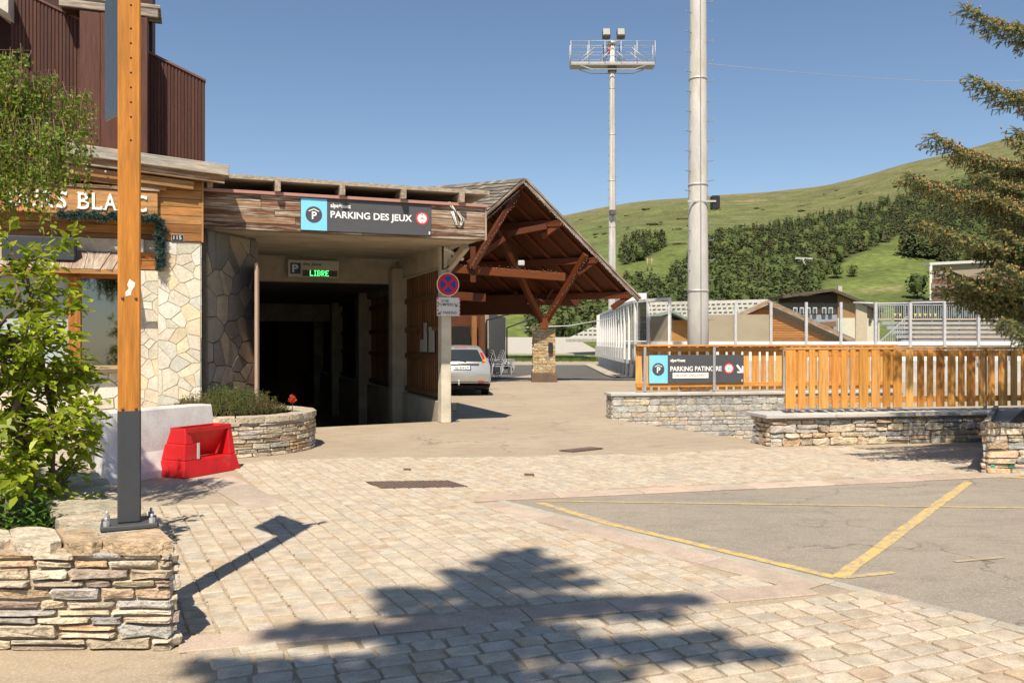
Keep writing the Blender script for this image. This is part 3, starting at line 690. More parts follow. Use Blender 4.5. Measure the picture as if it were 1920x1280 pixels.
crazy(plane_map(R(4.6, 0, -.045), U, NF), 3.6, 1.12, .30, FLAGC, wallst, .018, .014, skew=.8)
bx('stone_sill', CONC, rs, R(2.8, 1.15, -.02), (3.65, .22, .05), AXF, (.56, .50, .40), .008)
# scorched boards of the upper front
z = 3.18
while z < 4.2:
    h = .135; bx('board', BURNT, rs, R(.31, z + h / 2, .135), (.66, .028, h - .006), AXF, jit(random.choice(SCORCH), .12), .004); z += h
bx('corner_trim', BURNT, rs, R(-.028, 3.7, .12), (.03, .08, 1.05), AXF, (.42, .22, .08), .003)
z = 2.73
while z < 3.6:
    h = .14; bx('board', BURNT, rs, R(1.95, z + h / 2, -.10), (2.62, .028, h - .006), AXF, jit(random.choice(SCORCH), .12), .004); z += h
bx('board', BURNT, rs, R(.83, 2.80, -.03), (.42, .03, .13), AXF, jit(ORANGE, .1), .004); bx('board', BURNT, rs, R(.83, 2.94, -.03), (.42, .03, .13), AXF, jit(ORANGE, .1), .004)
# long sign board with the restaurant's name
bx('sign_board', BURNT, rs, R(2.1, 3.72, .20), (2.95, .05, .40), AXF, (.46, .24, .085), .01)
bx('sign_board_cap', OLDWOOD, rs, R(2.1, 3.955, .17), (3.0, .16, .05), AXF, (.22, .13, .07), .006)
def serif_letters(body, s0, s1, z0, h, widths):
    tot = sum(widths[ch] for ch in body); x = 0; pos = []
    for ch in body: pos.append((ch, x, widths[ch])); x += widths[ch]
    k = (s0 - s1) / tot
    for ch, x, w in pos:
        o_ = R(s0 - x * k, z0, .228); t_ = text('letter', ch, PAINT, rs, o_, U, Z, width=w * k * .80, height=h, col=(.86, .84, .78), ext=.018, bold=.012)
        b = MB()
        feet = {'U': ((.08, 1), (.72, 1)), 'R': ((.10, 0), (.72, 0), (.06, 1)), 'B': ((.04, 0), (.04, 1)), 'L': ((.10, 0), (.10, 1), (.78, .12)), 'A': ((.02, 0), (.78, 0)), 'N': ((.10, 0), (.10, 1), (.72, 1)), 'S': ((.06, .12), (.76, .88)), 'C': ((.76, .86), (.74, .13)), 'O': ()}[ch]
        for fx, fz in feet:
            b.box(o_ + U * (fx * w * k) + Z * (fz * h + (.012 if fz == 0 else -.012 if fz == 1 else 0)) + NF * .0105, (.22 * w * k if fz in (0, 1) else .03, .021, .018 if fz in (0, 1) else .055), AXF, (.86, .84, .78), .006)
        if b.v: b.build('serif', PAINT, t_)
LW = {'O': 1.1, 'U': 1.05, 'R': 1.0, 'S': .8, 'B': .95, 'L': .8, 'A': 1.05, 'N': 1.1, 'C': .98}
serif_letters('OURS', 2.66, 1.86, 3.60, .255, LW); serif_letters('BLANC', 1.74, .745, 3.60, .255, LW)
# roof edge, sloping slightly down to the right
def edge(z0, o_, h, th, col, mat, x0=-.42, x1=4.2, slope=.075, name='roof_edge_board'):
    b = MB(); b.beam(R(x0, z0, o_), R(x1, z0 + (x1 - x0) * slope, o_), th, h, Z, col, .006); b.build(name, mat, rs)
edge(4.30, .40, .17, .05, (.36, .33, .29), OLDWOOD); edge(4.165, .33, .13, .06, (.26, .15, .075), OLDWOOD, -.36)
b = MB(); b.poly([R(-.40, 4.33, .38), R(4.2, 4.675, .38), R(4.2, 4.675, -2.2), R(-.40, 4.33, -2.2)], Z * .05, (.20, .17, .14)); fix_normals(b.build('roof_deck', OLDWOOD, rs))
edge(4.05, .25, .13, .08, (.33, .17, .065), BURNT, .1, 4.2, .075, 'purlin'); edge(4.0, .22, .10, .06, (.28, .14, .05), BURNT, .5, 4.2, .07, 'purlin')
b = MB()
for i in range(4): b.blob(R(1.35 + .26 * i, 4.165 + .02 * i, .35), .022, (.35, .36, .38), 8, 4, 0)
b.build('bolt_heads', GALV, rs)
# bay window, its little plank roof and the shop front
for s_, w in ((1.10, .10), (1.80, .17), (3.0, .12)):
    bx('window_post', BURNT, rs, R(s_, 1.92, .08), (w, .12, 1.50), AXF, jit(ORANGE, .1), .006)
bx('window_head', BURNT, rs, R(2.0, 2.62, .08), (1.95, .12, .10), AXF, jit(ORANGE, .1), .006)
bx('window_foot', BURNT, rs, R(2.0, 1.20, .08), (1.95, .13, .06), AXF, (.50, .36, .22), .006)
for s0_, s1_ in ((1.15, 1.715), (1.885, 2.94)):
    g = bx('window_pane', GLASS if s0_ < 1.5 else PAINT, rs, R((s0_ + s1_) / 2, 1.9, .06), (s1_ - s0_, .012, 1.36), AXF, (.40, .47, .46))  # left pane is opaque teal, its reflection put into the colour
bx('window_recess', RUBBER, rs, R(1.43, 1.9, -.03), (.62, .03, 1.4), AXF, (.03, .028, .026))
b = MB()
for q in range(5): b.tube([R(1.22 + .05 * q, 1.25, .0), R(1.20 + .05 * q + rnd(-.02, .02), 1.9, .01), R(1.21 + .05 * q, 2.5, .0)], .02, 6, (.16, .18, .20))
b.build('curtain', PAINT, rs)
x = .95
while x < 3.0:
    w = .17; b = MB(); b.beam(R(x + w / 2, 3.0, -.08), R(x + w / 2 + (.12 if x < 1.4 else 0), 2.67, .48), w - .008, .03, Z, jit((.32, .24, .17), .12)); b.build('roof_plank', OLDWOOD, rs); x += w
bx('roof_plank_edge', BURNT, rs, R(2.0, 2.645, .46), (2.2, .04, .07), AXF, (.42, .21, .07), .004)
bx('awning_box', PAINT, rs, R(2.25, 2.98, .18), (.95, .34, .34), AXF, (.05, .055, .065), .01)
# house number, lamp box
hn = thing('house_number', 'small dark house number plate reading 115', 'number plate', R(.33, 3.235, .155))
bx('plate', PAINT, hn, R(.34, 3.235, .156), (.17, .01, .095), AXF, (.03, .028, .025), .002); bx('plate_rim', PAINT, hn, R(.34, 3.235, .1525), (.185, .006, .108), AXF, (.45, .43, .40))
text('digits', '115', PAINT, hn, R(.40, 3.205, .162), U, Z, width=.115, height=.06, col=(.8, .8, .78), ext=.002)
lb = thing('lamp_box', 'small white wall lamp box with a hanging wire under the garland', 'lamp', R(.90, 3.12, 0))
bx('housing', PAINT, lb, R(.90, 3.10, .0), (.13, .10, .21), AXF, (.62, .58, .50), .012); b = MB(); b.tube([R(.91, 3.0, .02), R(.90, 2.9, .03), R(.92, 2.76, .0)], .006, 5, (.6, .5, .4)); b.build('wire', PAINT, lb)
b = MB(); b.blob(R(.90, 3.06, .05), .025, (.05, .05, .05), 8, 5, 0); b.build('sensor', PAINT, lb)
# fir garland round the recess
gar = MB()
def tuft(b, p, n, ln, pal):
    for _ in range(n):
        d = Vector((rnd(-1, 1), rnd(-1, 1), rnd(-1, 1))).normalized(); w = d.cross(Vector((rnd(-1, 1), rnd(-1, 1), rnd(-1, 1)))).normalized() * ln * .10
        b.add([p + w, p - w, p + d * ln * rnd(.7, 1.2)], [[0, 1, 2]], jit(random.choice(pal), .2))
GPAL = [(.035, .075, .065), (.05, .10, .085), (.03, .06, .05), (.08, .13, .115)]
for i in range(330):
    if i < 215: p = R(lerp(2.0, .62, i / 215), 3.50 + rnd(-.05, .05), .26 + rnd(-.04, .05))
    else: p = R(.60 + rnd(-.07, .06), lerp(3.5, 2.72, (i - 215) / 115), .22 + rnd(-.05, .05))
    tuft(gar, p, 16, .075, GPAL)
o = gar.build('fir_garland', NEEDLE, None); o['label'] = 'dark green artificial fir garland hung below the restaurant letters'; o['category'] = 'garland'

# ================================================================== apartment building above the restaurant
def AB(s, z, o_=0.0): return Vector((-5.63, 15.5, 0)) - U * s + Z * z + NF * o_
DKB = (.072, .026, .017)
ab = thing('apartment_building', 'dark brown board clad apartment building rising behind the restaurant', 'building', AB(2, 4.2))
def siding(s0, s1, zt0, zt1, o_, zb=3.9):
    b = MB(); b.poly([AB(s0, zb, o_), AB(s1, zb, o_), AB(s1, zt1, o_), AB(s0, zt0, o_)], V * .16, DKB); fix_normals(b.build('wall_panel', WOOD, ab))
    n = int((s1 - s0) / .055); bt = MB()
    for i in range(n):
        s_ = s0 + (i + .5) * (s1 - s0) / n; zt = lerp(zt0, zt1, (s_ - s0) / (s1 - s0)); bt.box(AB(s_, (zb + zt) / 2, o_ + .008), (.034, .018, zt - zb), AXF, jit(DKB, .22, .05))
    bt.build('batten_cladding', WOOD, ab, 'stuff')
    b = MB(); b.beam(AB(s0 - .01, zt0 + .015, o_ - .07), AB(s1 + .01, zt1 + .015, o_ - .07), .22, .035, Z, (.16, .075, .06)); b.build('coping', WOOD, ab)
siding(0, .98, 6.36, 6.78, 0)
siding(1.98, 3.1, 7.15, 7.62, .05)
for s_, w, o2 in ((1.10, .26, .62), (1.48, .26, .60), (1.82, .22, .58)):
    bx('corner_board', WOOD, ab, AB(s_ + .02, 5.55, o2 - .3), (w + .10, .5, 3.3), AXF, jit((.095, .036, .024), .12), .01)
bx('wall_core', WOOD, ab, AB(3.4, 6.2, -.9), (5.0, 1.2, 4.8), AXF, (.05, .02, .014))
bx('eave_board', OLDWOOD, ab, AB(1.55, 7.37, .40), (1.55, .06, .19), AXF, (.26, .22, .18), .01); bx('eave_deck', OLDWOOD, ab, AB(1.55, 7.46, .05), (1.62, .80, .05), AXF, (.14, .12, .10))
bx('soffit', WOOD, ab, AB(1.6, 7.28, .12), (1.30, .55, .06), AXF, (.05, .022, .016))
b = MB(); b.poly([AB(3.05, 7.0, .55), AB(3.05, 7.42, .55), AB(3.9, 8.1, .55), AB(4.1, 8.1, .55), AB(4.1, 7.62, .55)], V * .5, (.55, .51, .44)); fix_normals(b.build('concrete_brace', CONC, ab))
w_ = bx('window', BURNT, ab, AB(3.85, 6.85, .02), (.75, .08, 1.0), AXF, (.36, .15, .05)); bx('pane', GLASS, w_, AB(3.85, 6.83, .07), (.62, .02, .85), AXF, (.4, .5, .6))
bx('balcony_rail', PAINT, ab, AB(4.0, 6.2, .50), (1.1, .05, .55), AXF, (.75, .73, .70), .01)

# ================================================================== underground garage entrance
GF = Vector((-.496, 15.4, 0))                                           # right end of the boarded front
def Q(s, z, o_=0.0): return GF - U * s + Z * z + NF * o_                # s metres left of the right end
gz0, gz1 = 3.44, 4.03
gar_t = thing('garage_entrance', 'concrete garage entrance with a weathered board front and dark ramp', 'building', K0)
GW = 4.86
hh = (gz1 - gz0) / 5
for i in range(5):
    x = 0.0
    while x < GW:
        l = min(rnd(1.4, 2.6), GW - x)
        if GW - x - l < .5: l = GW - x
        bx('front_board', OLDWOOD, gar_t, Q(x + l / 2, gz0 + hh * (i + .5), -.015 + rnd(0, .008)), (l - .004, .03, hh - .006), AXF, jit(random.choice([(.17, .075, .034), (.21, .10, .05), (.13, .058, .03), (.27, .16, .09)]), .2), .003); x += l
bx('front_core', CONC, gar_t, Q(GW / 2, (gz0 + gz1) / 2, -.14), (GW - .02, .20, gz1 - gz0 - .02), AXF, (.2, .17, .13))
bx('end_trim', OLDWOOD, gar_t, Q(-.018, (gz0 + gz1) / 2, -.02), (.035, .07, gz1 - gz0), AXF, (.52, .36, .26), .003)
bx('flashing', PAINT, gar_t, Q(GW / 2 - .02, gz1 + .028, .0), (GW + .06, .12, .052), AXF, (.42, .22, .18), .004)
b = MB(); b.poly([Q(-.0, gz1 - .05, -.25), Q(GW, gz1 - .05, -.25), Q(GW, gz1 - .05, -6), Q(-.0, gz1 - .05, -6)], Z * .05, (.14, .12, .10)); fix_normals(b.build('lower_roof', CONC, gar_t))
for i in range(5):
    bx('roof_block', OLDWOOD, gar_t, Q(.48 + i * 1.06, gz1 + .135, -.10), (.09, .55, .17), AXF, jit((.32, .25, .18), .1), .004)
b = MB(); b.poly([Q(-.05, gz1 + .225, .12), Q(GW - .15, gz1 + .225, .12), Q(GW - .15, gz1 + .225, -4), Q(-.05, gz1 + .225, -4)], Z * .065, (.36, .30, .22)); fix_normals(b.build('roof_deck', OLDWOOD, gar_t))
b = MB()
for i in range(4): b.box(Q(GW / 2, gz1 + .02 + .05 * i, -1.2 - .5 * i), (GW - .3, .12, .05), AXF, (.10, .085, .07))
b.build('roof_joists', OLDWOOD, gar_t)
# soffit, beams, right wall with slatted bays, left wall, back wall
CC = (.42, .355, .265)
cl = 3.52
b = MB(); b.poly([Q(0.05, gz0 + .01, -.24), Q(GW - .1, gz0 + .01, -.24), Q(GW - .1, cl, -4.9), Q(.05, cl, -4.9)], Z * .12, CC); fix_normals(b.build('soffit', CONC, gar_t))
def I(u, v, z): return K0 + U * u + V * v + Z * z
bx('beam', CONC, gar_t, I(-2.3, 4.05, 3.27), (4.8, .35, .60), AXF, CC)
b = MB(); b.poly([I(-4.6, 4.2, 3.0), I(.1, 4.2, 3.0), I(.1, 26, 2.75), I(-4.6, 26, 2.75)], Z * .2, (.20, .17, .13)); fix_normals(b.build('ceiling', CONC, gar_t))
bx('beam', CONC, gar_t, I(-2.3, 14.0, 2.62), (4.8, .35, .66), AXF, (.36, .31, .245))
bx('end_column', CONC, gar_t, I(.10, .10, 1.75), (.20, .26, 3.5), AXF, (.60, .54, .43), .012)
bx('kerb_base', CONC, gar_t, I(.10, 12.6, -1.3), (.20, 24.8, 3.42), AXF, (.42, .36, .27), .01)
bx('wall_head', CONC, gar_t, I(.10, 2.1, 3.30), (.198, 3.8, .44), AXF, CC)
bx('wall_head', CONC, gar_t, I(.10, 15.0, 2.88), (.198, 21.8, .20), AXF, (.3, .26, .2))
for v_ in (3.55, 7.9, 12.9, 17.5): bx('pillar', CONC, gar_t, I(.0, v_, 1.2), (.46, .42, 4.2), AXF, jit(CC, .06), .01)
SLT = (.26, .12, .048)
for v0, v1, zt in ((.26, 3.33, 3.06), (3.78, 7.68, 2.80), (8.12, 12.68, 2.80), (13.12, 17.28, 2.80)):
    bay = bx('slat_screen', WOOD, gar_t, I(.135, (v0 + v1) / 2, (.42 + zt) / 2), (.03, v1 - v0, zt - .42), AXF, (.022, .011, .007))  # near-black backing panel paints in the shade between the slats
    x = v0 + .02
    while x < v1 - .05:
        bx('slat', WOOD, bay, I(.113, x + .03, (.44 + zt) / 2), (.012, .062, zt - .46), AXF, jit(SLT if v0 < 8 else (.05, .022, .010), .25, .06), .002); x += .15 if v0 < 8 else .18  # deeper bays get darker slats, the garage's shade put into their colour
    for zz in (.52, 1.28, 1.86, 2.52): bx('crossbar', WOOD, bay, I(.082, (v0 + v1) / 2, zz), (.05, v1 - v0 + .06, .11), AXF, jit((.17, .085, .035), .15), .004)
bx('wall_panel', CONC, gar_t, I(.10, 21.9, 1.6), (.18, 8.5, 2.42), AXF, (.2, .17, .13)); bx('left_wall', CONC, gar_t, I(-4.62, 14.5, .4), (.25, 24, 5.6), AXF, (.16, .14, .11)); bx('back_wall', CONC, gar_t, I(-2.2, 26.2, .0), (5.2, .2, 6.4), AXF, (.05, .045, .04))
b = MB(); b.tube([I(-.13, 8.55, .15), I(-.13, 8.55, 2.85)], .035, 8, (.55, .52, .47)); b.build('pipe', PAINT, gar_t)
# splayed stone wall on the left of the opening
sa = Vector((-5.0, 13.86, 0)); sd = dirv(90 - 14); sn = dirv(-14)
sw = bx('splayed_wall', MORTAR, gar_t, sa + sd * .76 - sn * .11 + Z * 1.76, (1.50, .2, 3.5), (sd, sn, Z), (.17, .155, .135))
crazy(plane_map(sa, sd, sn), 1.52, 3.42, .26, DARKC, sw, .022, .016, skew=1.7)
# diagonal brace and strip lamp under the overhang
b = MB(); b.beam(I(.14, .02, 3.02), Q(.08, gz0 - .01, -.85), .10, .13, Z, CC); b.build('brace', CONC, gar_t)
b = MB(); b.tube([I(.0, -.12, 3.45), I(.0, -.12, 3.0)], .02, 6, (.04, .035, .03)); b.tube([I(.0, -.12, 3.0), I(.06, -.1, 3.02), I(.2, -.1, 3.14)], .012, 6, (.04, .035, .03)); b.build('cable', RUBBER, gar_t)
sl = thing('strip_lamp', 'pale strip lamp under the corner of the garage roof', 'lamp', I(.1, -.1, 3.3)); b = MB(); b.beam(I(.02, -.12, 3.42), I(.40, -.18, 3.20), .11, .06, Z, (.66, .63, .55), .01); b.build('housing', PAINT, sl)
# coil of wire hung over the flashing
b = MB()
for q in range(5): b.tube([Q(.66 + .01 * q, gz1 + .06, .04), Q(.60 + .015 * q, gz1 - .02, .05), Q(.46 - .02 * q + .03, gz1 - .22, .045), Q(.43 + .025 * (q % 3), gz1 - .35, .04), Q(.52 + .01 * q, gz1 - .34, .035), Q(.60 + .012 * q, gz1 - .10, .045)], .008, 5, (.75, .73, .70) if q % 3 else (.06, .05, .05))
o = b.build('wire_coil', PAINT, None); o['label'] = 'loose coil of white and black wire hanging over the garage front'; o['category'] = 'wire'
# sign on the front
so = Q(3.28, 3.475, .022)
t, nr = park_sign('parking_des_jeux_sign', 'dark grey PARKING DES JEUX sign with blue end above the entrance', so, U, 2.27, .545, .44, None)
sign_emblem(t, so + U * .22 + Z * .27 + nr * .003, .138, U, Z, nr)
text('logo_text', 'alpe+huez', PAINT, t, so + U * .50 + Z * .385, U, Z, width=.345, height=.095, bold=.03)
text('title', 'PARKING DES JEUX', PAINT, t, so + U * .50 + Z * .195, U, Z, width=1.42, height=.155, bold=.022)
limit_disc(t, so + U * 2.10 + Z * .30, .112, U, Z, nr, '1,8m'); bx('sticker', PAINT, t, so + U * 2.235 + Z * .05 + nr * .002, (.025, .003, .05), AXF, (.8, .75, .72))
# lit LIBRE display on the beam
ld = thing('space_display', 'cream car park display reading P des Jeux LIBRE in green', 'display', I(-2.3, 3.8, 3.3))
w0 = D(546, 515, 20.0); w1 = D(636, 515, 20.0); wc = I(-1.95, 3.80, 3.24); wc = K0 + V * 3.80; ld0 = wc + U * -2.55 + Z * 3.06; ldn = -V
bx('case', PAINT, ld, ld0 + U * .57 + Z * .20 - V * .06, (1.15, .12, .40), AXF, (.58, .54, .44), .012)
bx('blue_panel', PAINT, ld, ld0 + U * .16 + Z * .20 - V * .123, (.235, .006, .25), AXF, (.035, .075, .19)); text('letter_p', 'P', PAINT, ld, ld0 + U * .085 + Z * .11 - V * .127, U, Z, width=.14, height=.18, col=(.75, .75, .72), bold=.03)
text('caption', 'des Jeux', PAINT, ld, ld0 + U * .32 + Z * .25 - V * .121, U, Z, width=.43, height=.095, col=(.04, .04, .04), shear=.25, bold=.01)
bx('matrix', PAINT, ld, ld0 + U * .71 + Z * .10 - V * .122, (.79, .006, .14), AXF, (.10, .085, .07))
DOT = {'L': ['1000', '1000', '1000', '1000', '1000', '1000', '1111'], 'I': ['111', '010', '010', '010', '010', '010', '111'], 'B': ['1110', '1001', '1001', '1110', '1001', '1001', '1110'], 'R': ['1110', '1001', '1001', '1110', '1100', '1010', '1001'], 'E': ['1111', '1000', '1000', '1110', '1000', '1000', '1111']}
b = MB(); cx = 0
for ch in 'LIBRE':
    for r_, row in enumerate(DOT[ch]):
        for c_, on in enumerate(row):
            if on == '1': b.box(ld0 + U * (.49 + (cx + c_) * .0185) + Z * (.158 - r_ * .0185) - V * .127, (.0165, .006, .0165), AXF, (.1, .9, .3))
    cx += len(DOT[ch][0]) + 1
b.build('lit_letters', LED, ld)
# round no-stopping sign and fire lane plate on the end column
ns = thing('no_stopping_sign', 'round red and blue no stopping sign on the garage column', 'road sign', I(.12, -.08, 2.7)); c = I(.115, -.09, 2.715)
def disc(b, c, r, o_, col, n=40): b.add([c + (U * math.cos(a) + Z * math.sin(a)) * r - V * o_ for a in [i * 2 * math.pi / n for i in range(n)]], [list(range(n))], col)
b = MB(); b.tube([c + V * .012, c - V * .004], .228, 40, (.70, .70, .70), smooth=False); b.build('plate', PAINT, ns); b = MB(); disc(b, c, .212, .006, (.55, .02, .03)); b.build('red_field', PAINT, ns); b = MB(); disc(b, c, .158, .009, (.02, .055, .36)); b.build('blue_field', PAINT, ns)
b = MB()
for s_ in (-1, 1): b.beam(c + (U + Z * s_) * .118 - V * .012, c - (U + Z * s_) * .118 - V * (.012 + .0015 * s_), .052, .004, V, (.55, .02, .03))
b.build('red_cross', PAINT, ns); b = MB(); b.tube([c + V * .03 - Z * .62, c + V * .03 + Z * .27], .018, 8, (.45, .45, .45)); b.build('bracket', GALV, ns)
fp = thing('fire_lane_plate', 'white VOIE POMPIERS and PARKING arrow plate below the round sign', 'sign', I(.12, -.08, 2.3)); c = I(.125, -.085, 2.28)
bx('plate', PAINT, fp, c, (.47, .012, .36), AXF, (.66, .66, .64), .004)
for s_, body, w_, z_ in ((-.075, 'VOIE', .16, .085), (-.055, 'POMPIERS', .31, .015), (.03, 'PARKING', .27, -.145)): text('lettering', body, PAINT, fp, c + U * s_ + Z * z_ - V * .006, U, Z, width=w_, height=.055, col=(.03, .03, .03), align='CENTER', ext=.002, bold=.01)
b = MB()
for o2, sg in ((c + U * .145 + Z * .04, 1), (c + U * -.165 - Z * .12, -1)):
    o2 = o2 - V * .008; b.beam(o2 - U * sg * .03 + Z * .03, o2 + U * sg * .02 - Z * .02, .014, .003, V, (.03, .03, .03)); b.beam(o2 + U * sg * .03 - Z * .035, o2 + U * sg * .03 + Z * .02, .012, .0032, V, (.03, .03, .03)); b.beam(o2 + U * sg * .035 - Z * .03, o2 - U * sg * .02 - Z * .03, .012, .0034, V, (.03, .03, .03))
b.build('arrows', PAINT, fp)
b = MB()
for s_ in (-1, 1):
    for q in range(5): b.beam(c + U * s_ * .222 + Z * (-.16 + q * .075) - V * .0075, c + U * s_ * .222 + Z * (-.125 + q * .075) + U * .014 - V * .0075, .022, .003, V, (.5, .04, .05))
b.build('red_stripes', PAINT, fp)
bx('cleat', RUBBER, gar_t, I(.28, .05, .30), (.12, .12, .16), AXF, (.03, .03, .03), .02)
# stacked notices / tubes on the slats
b = MB()
for q, (v_, z0_, h_) in enumerate(((1.75, 1.38, .26), (1.45, 1.38, .62), (1.02, 1.38, .52), (.85, 1.38, .45))): b.box(I(.06, v_, z0_ + h_ / 2), (.02, .22, h_), AXF, (.42, .40, .37))
o = b.build('notice_boards', PAINT, None); o['label'] = 'pale notice panels leaning on the slat screen inside the garage'; o['category'] = 'notice'
# tall narrow totem seen edge-on beside the round planter
tt = Vector((-4.33, 14.35, 0)); td = Vector((tt.x - .12, tt.y, 0)).normalized(); tn = Vector((td.y, -td.x, 0))
to_ = thing('brown_totem', 'tall narrow brown metal totem seen edge-on beside the planter', 'totem', tt)
bx('panel', PAINT, to_, tt + td * .45 + Z * 1.47, (.9, .075, 2.94), (td, tn, Z), (.20, .115, .09), .005); bx('edge_strip', PAINT, to_, tt - td * .006 - tn * .012 + Z * 1.47, (.03, .05, 2.92), (td, tn, Z), (.46, .33, .24), .004)

# ================================================================== timber canopy
CP = Vector((.39, 31.1, 7.53)); CE = Vector((4.75, 32.73, 3.36)); rd = Vector((-.903, .429, 0)); CL = CP - U * 4.65 - Z * 4.17; LR = 10.0
RED = (.105, .025, .005); REDS = [(.105, .025, .005), (.085, .020, .004), (.145, .038, .008)]
cn = thing('timber_canopy', 'big red-brown timber canopy with a steep shingled gable roof', 'canopy', Vector((1.28, 33.8, 0)))
def slope_pt(side, t, k, up=0.0):
    e = CE if side > 0 else CL; p = CP.lerp(e, t) + rd * k
    n = (rd.cross(e - CP)).normalized()
    if n.z < 0: n = -n
    return p + n * up
for side in (1, -1):
    b = MB(); b.poly([slope_pt(side, 0, 0), slope_pt(side, 1, 0), slope_pt(side, 1, LR), slope_pt(side, 0, LR)], slope_pt(side, 0, 0, .06) - slope_pt(side, 0, 0), (.085, .023, .007)); fix_normals(b.build('roof_boarding', WOOD, cn))
    # shingle courses, each lapping over the one below
    nc = 30; b = MB()
    for i in range(nc):
        t0, t1 = i / nc, (i + 1.25) / nc; k = -.10
        while k < LR:
            w = rnd(.16, .34); cc = jit(random.choice([(.16, .14, .12), (.20, .175, .15), (.13, .115, .10), (.22, .19, .155)]), .15)
            kk = min(k + w - .008, LR); s1 = min(t1, 1.03) + rnd(-.004, .004)
            q = [slope_pt(side, t0, k, .075), slope_pt(side, s1, k, .115), slope_pt(side, s1, kk, .115), slope_pt(side, t0, kk, .075)]
            b.poly(q, slope_pt(side, 0, 0, .014) - slope_pt(side, 0, 0, 0), cc); k += w
    b.build('roof_shingles', ROOFT, cn, 'stuff')
    b = MB(); b.beam(slope_pt(side, -.0, -.05, -.02), slope_pt(side, 1.03, -.05, -.02), .05, .26, rd.cross(CE - CP), (.13, .075, .045)); b.build('rake_board', OLDWOOD, cn)
    b = MB(); b.beam(slope_pt(side, -.0, -.12, .05), slope_pt(side, 1.03, -.12, .05), .04, .10, rd.cross(CE - CP), (.20, .15, .11)); b.build('rake_board', OLDWOOD, cn)
    for t_ in (.34, .66, .97):
        b = MB(); b.beam(slope_pt(side, t_, .02, -.16), slope_pt(side, t_, LR, -.16), .18, .26, Z, jit(RED, .1), .01); b.build('purlin', WOOD, cn)
    for k in range(12):
        b = MB(); b.beam(slope_pt(side, .02, .35 + k * .75, -.06), slope_pt(side, 1.0, .35 + k * .75, -.06), .09, .12, rd, jit(RED, .15)); b.build('rafter', WOOD, cn)
b = MB(); b.beam(CP + rd * .02 - Z * .22, CP + rd * LR - Z * .22, .20, .30, Z, RED, .01); b.build('ridge_beam', WOOD, cn)
def tim(name, a, c, w=.2, h=.26, col=None):
    b = MB(); b.beam(a, c, w, h, Z, jit(col or random.choice(REDS), .1), .012); return b.build(name, WOOD, cn)
PT = Vector((1.28, 33.8, 2.10))
tim('post_foot', PT, PT + Z * .42, .34, .34)
tim('brace', PT + Z * .30 + U * .08, slope_pt(1, .60, .15, -.20), .18, .24); tim('brace', PT + Z * .30 - U * .08, Vector((-.62, 31.2, 5.75)), .18, .24)
tim('brace', PT + Z * .35 + rd * .1, PT + Z * 1.5 + rd * 1.3, .16, .2); tim('brace', Vector((-1.45, 30.25, 4.2)), CP + rd * .3 - Z * .5, .16, .22); tim('brace', Vector((-.95, 31.1, 5.95)), PT + rd * .8 + Z * 1.2 + U * .8, .17, .34)
tim('brace', Vector((-1.6, 30.6, 4.4)), Vector((-.3, 31.2, 5.4)), .15, .2); tim('brace', Vector((-3.2, 30.6, 4.6)), Vector((-2.0, 31.6, 3.2)), .15, .22)
tim('tie_beam', Vector((-2.9, 30.4, 4.27)), Vector((2.0, 32.25, 4.05)), .22, .30); tim('tie_beam', Vector((-3.2, 30.5, 3.30)), Vector((-1.0, 31.3, 3.22)), .22, .30)
tim('king_post', Vector((-1.4, 30.45, 3.72)), Vector((-1.4, 30.45, 5.0)), .2, .2); tim('cross_beam', PT + Z * 1.08 - U * .75, PT + Z * 1.05 + U * 1.5, .18, .24); tim('strut', PT + Z * 1.2 + U * .1, PT + Z * 1.75 + U * .5, .12, .14)
tim('collar_beam', slope_pt(1, .34, .5, -.35), Vector((-.2, 31.9, 5.65)), .16, .22); tim('header_beam', PT + Z * 1.0 + rd * .25, PT + Z * 1.0 + rd * 10, .3, .80, (.075, .020, .006)); tim('header_beam', PT + Z * 2.2 + rd * 1.8 - U * 1, PT + Z * 2.2 + rd * 10 - U * 1, .2, .5, (.10, .032, .014))
for t_ in (.34, .66, .97): tim('bracket', slope_pt(1, t_, -.02, -.12), slope_pt(1, t_, .75, -.16) - Z * .48, .14, .2)
# stone pier
pr = bx('stone_pier', MORTAR, cn, Vector((1.28, 33.8, 1.18)), (.86, .86, 1.82), None, (.46, .37, .25))
for o_, al, nn in ((Vector((.85, 33.37, .36)), Vector((1, 0, 0)), Vector((0, -1, 0))), (Vector((.85, 34.23, .36)), Vector((0, -1, 0)), Vector((-1, 0, 0)))): coursed(plane_map(o_, al, nn), .86, 1.72, (.08, .16), (.14, .34), GOLD, pr, .03, .014)
bx('pier_base', CONC, cn, Vector((1.28, 33.8, .18)), (1.02, 1.02, .36), None, (.14, .095, .07), .02); bx('pier_lamp', PAINT, cn, Vector((1.52, 33.28, 1.35)), (.18, .12, .42), None, (.03, .03, .032), .02)
bx('lamp_head', LENS, cn, Vector((.35, 31.9, 4.55)), (.25, .2, .2), None, (.5, .52, .55), .03)
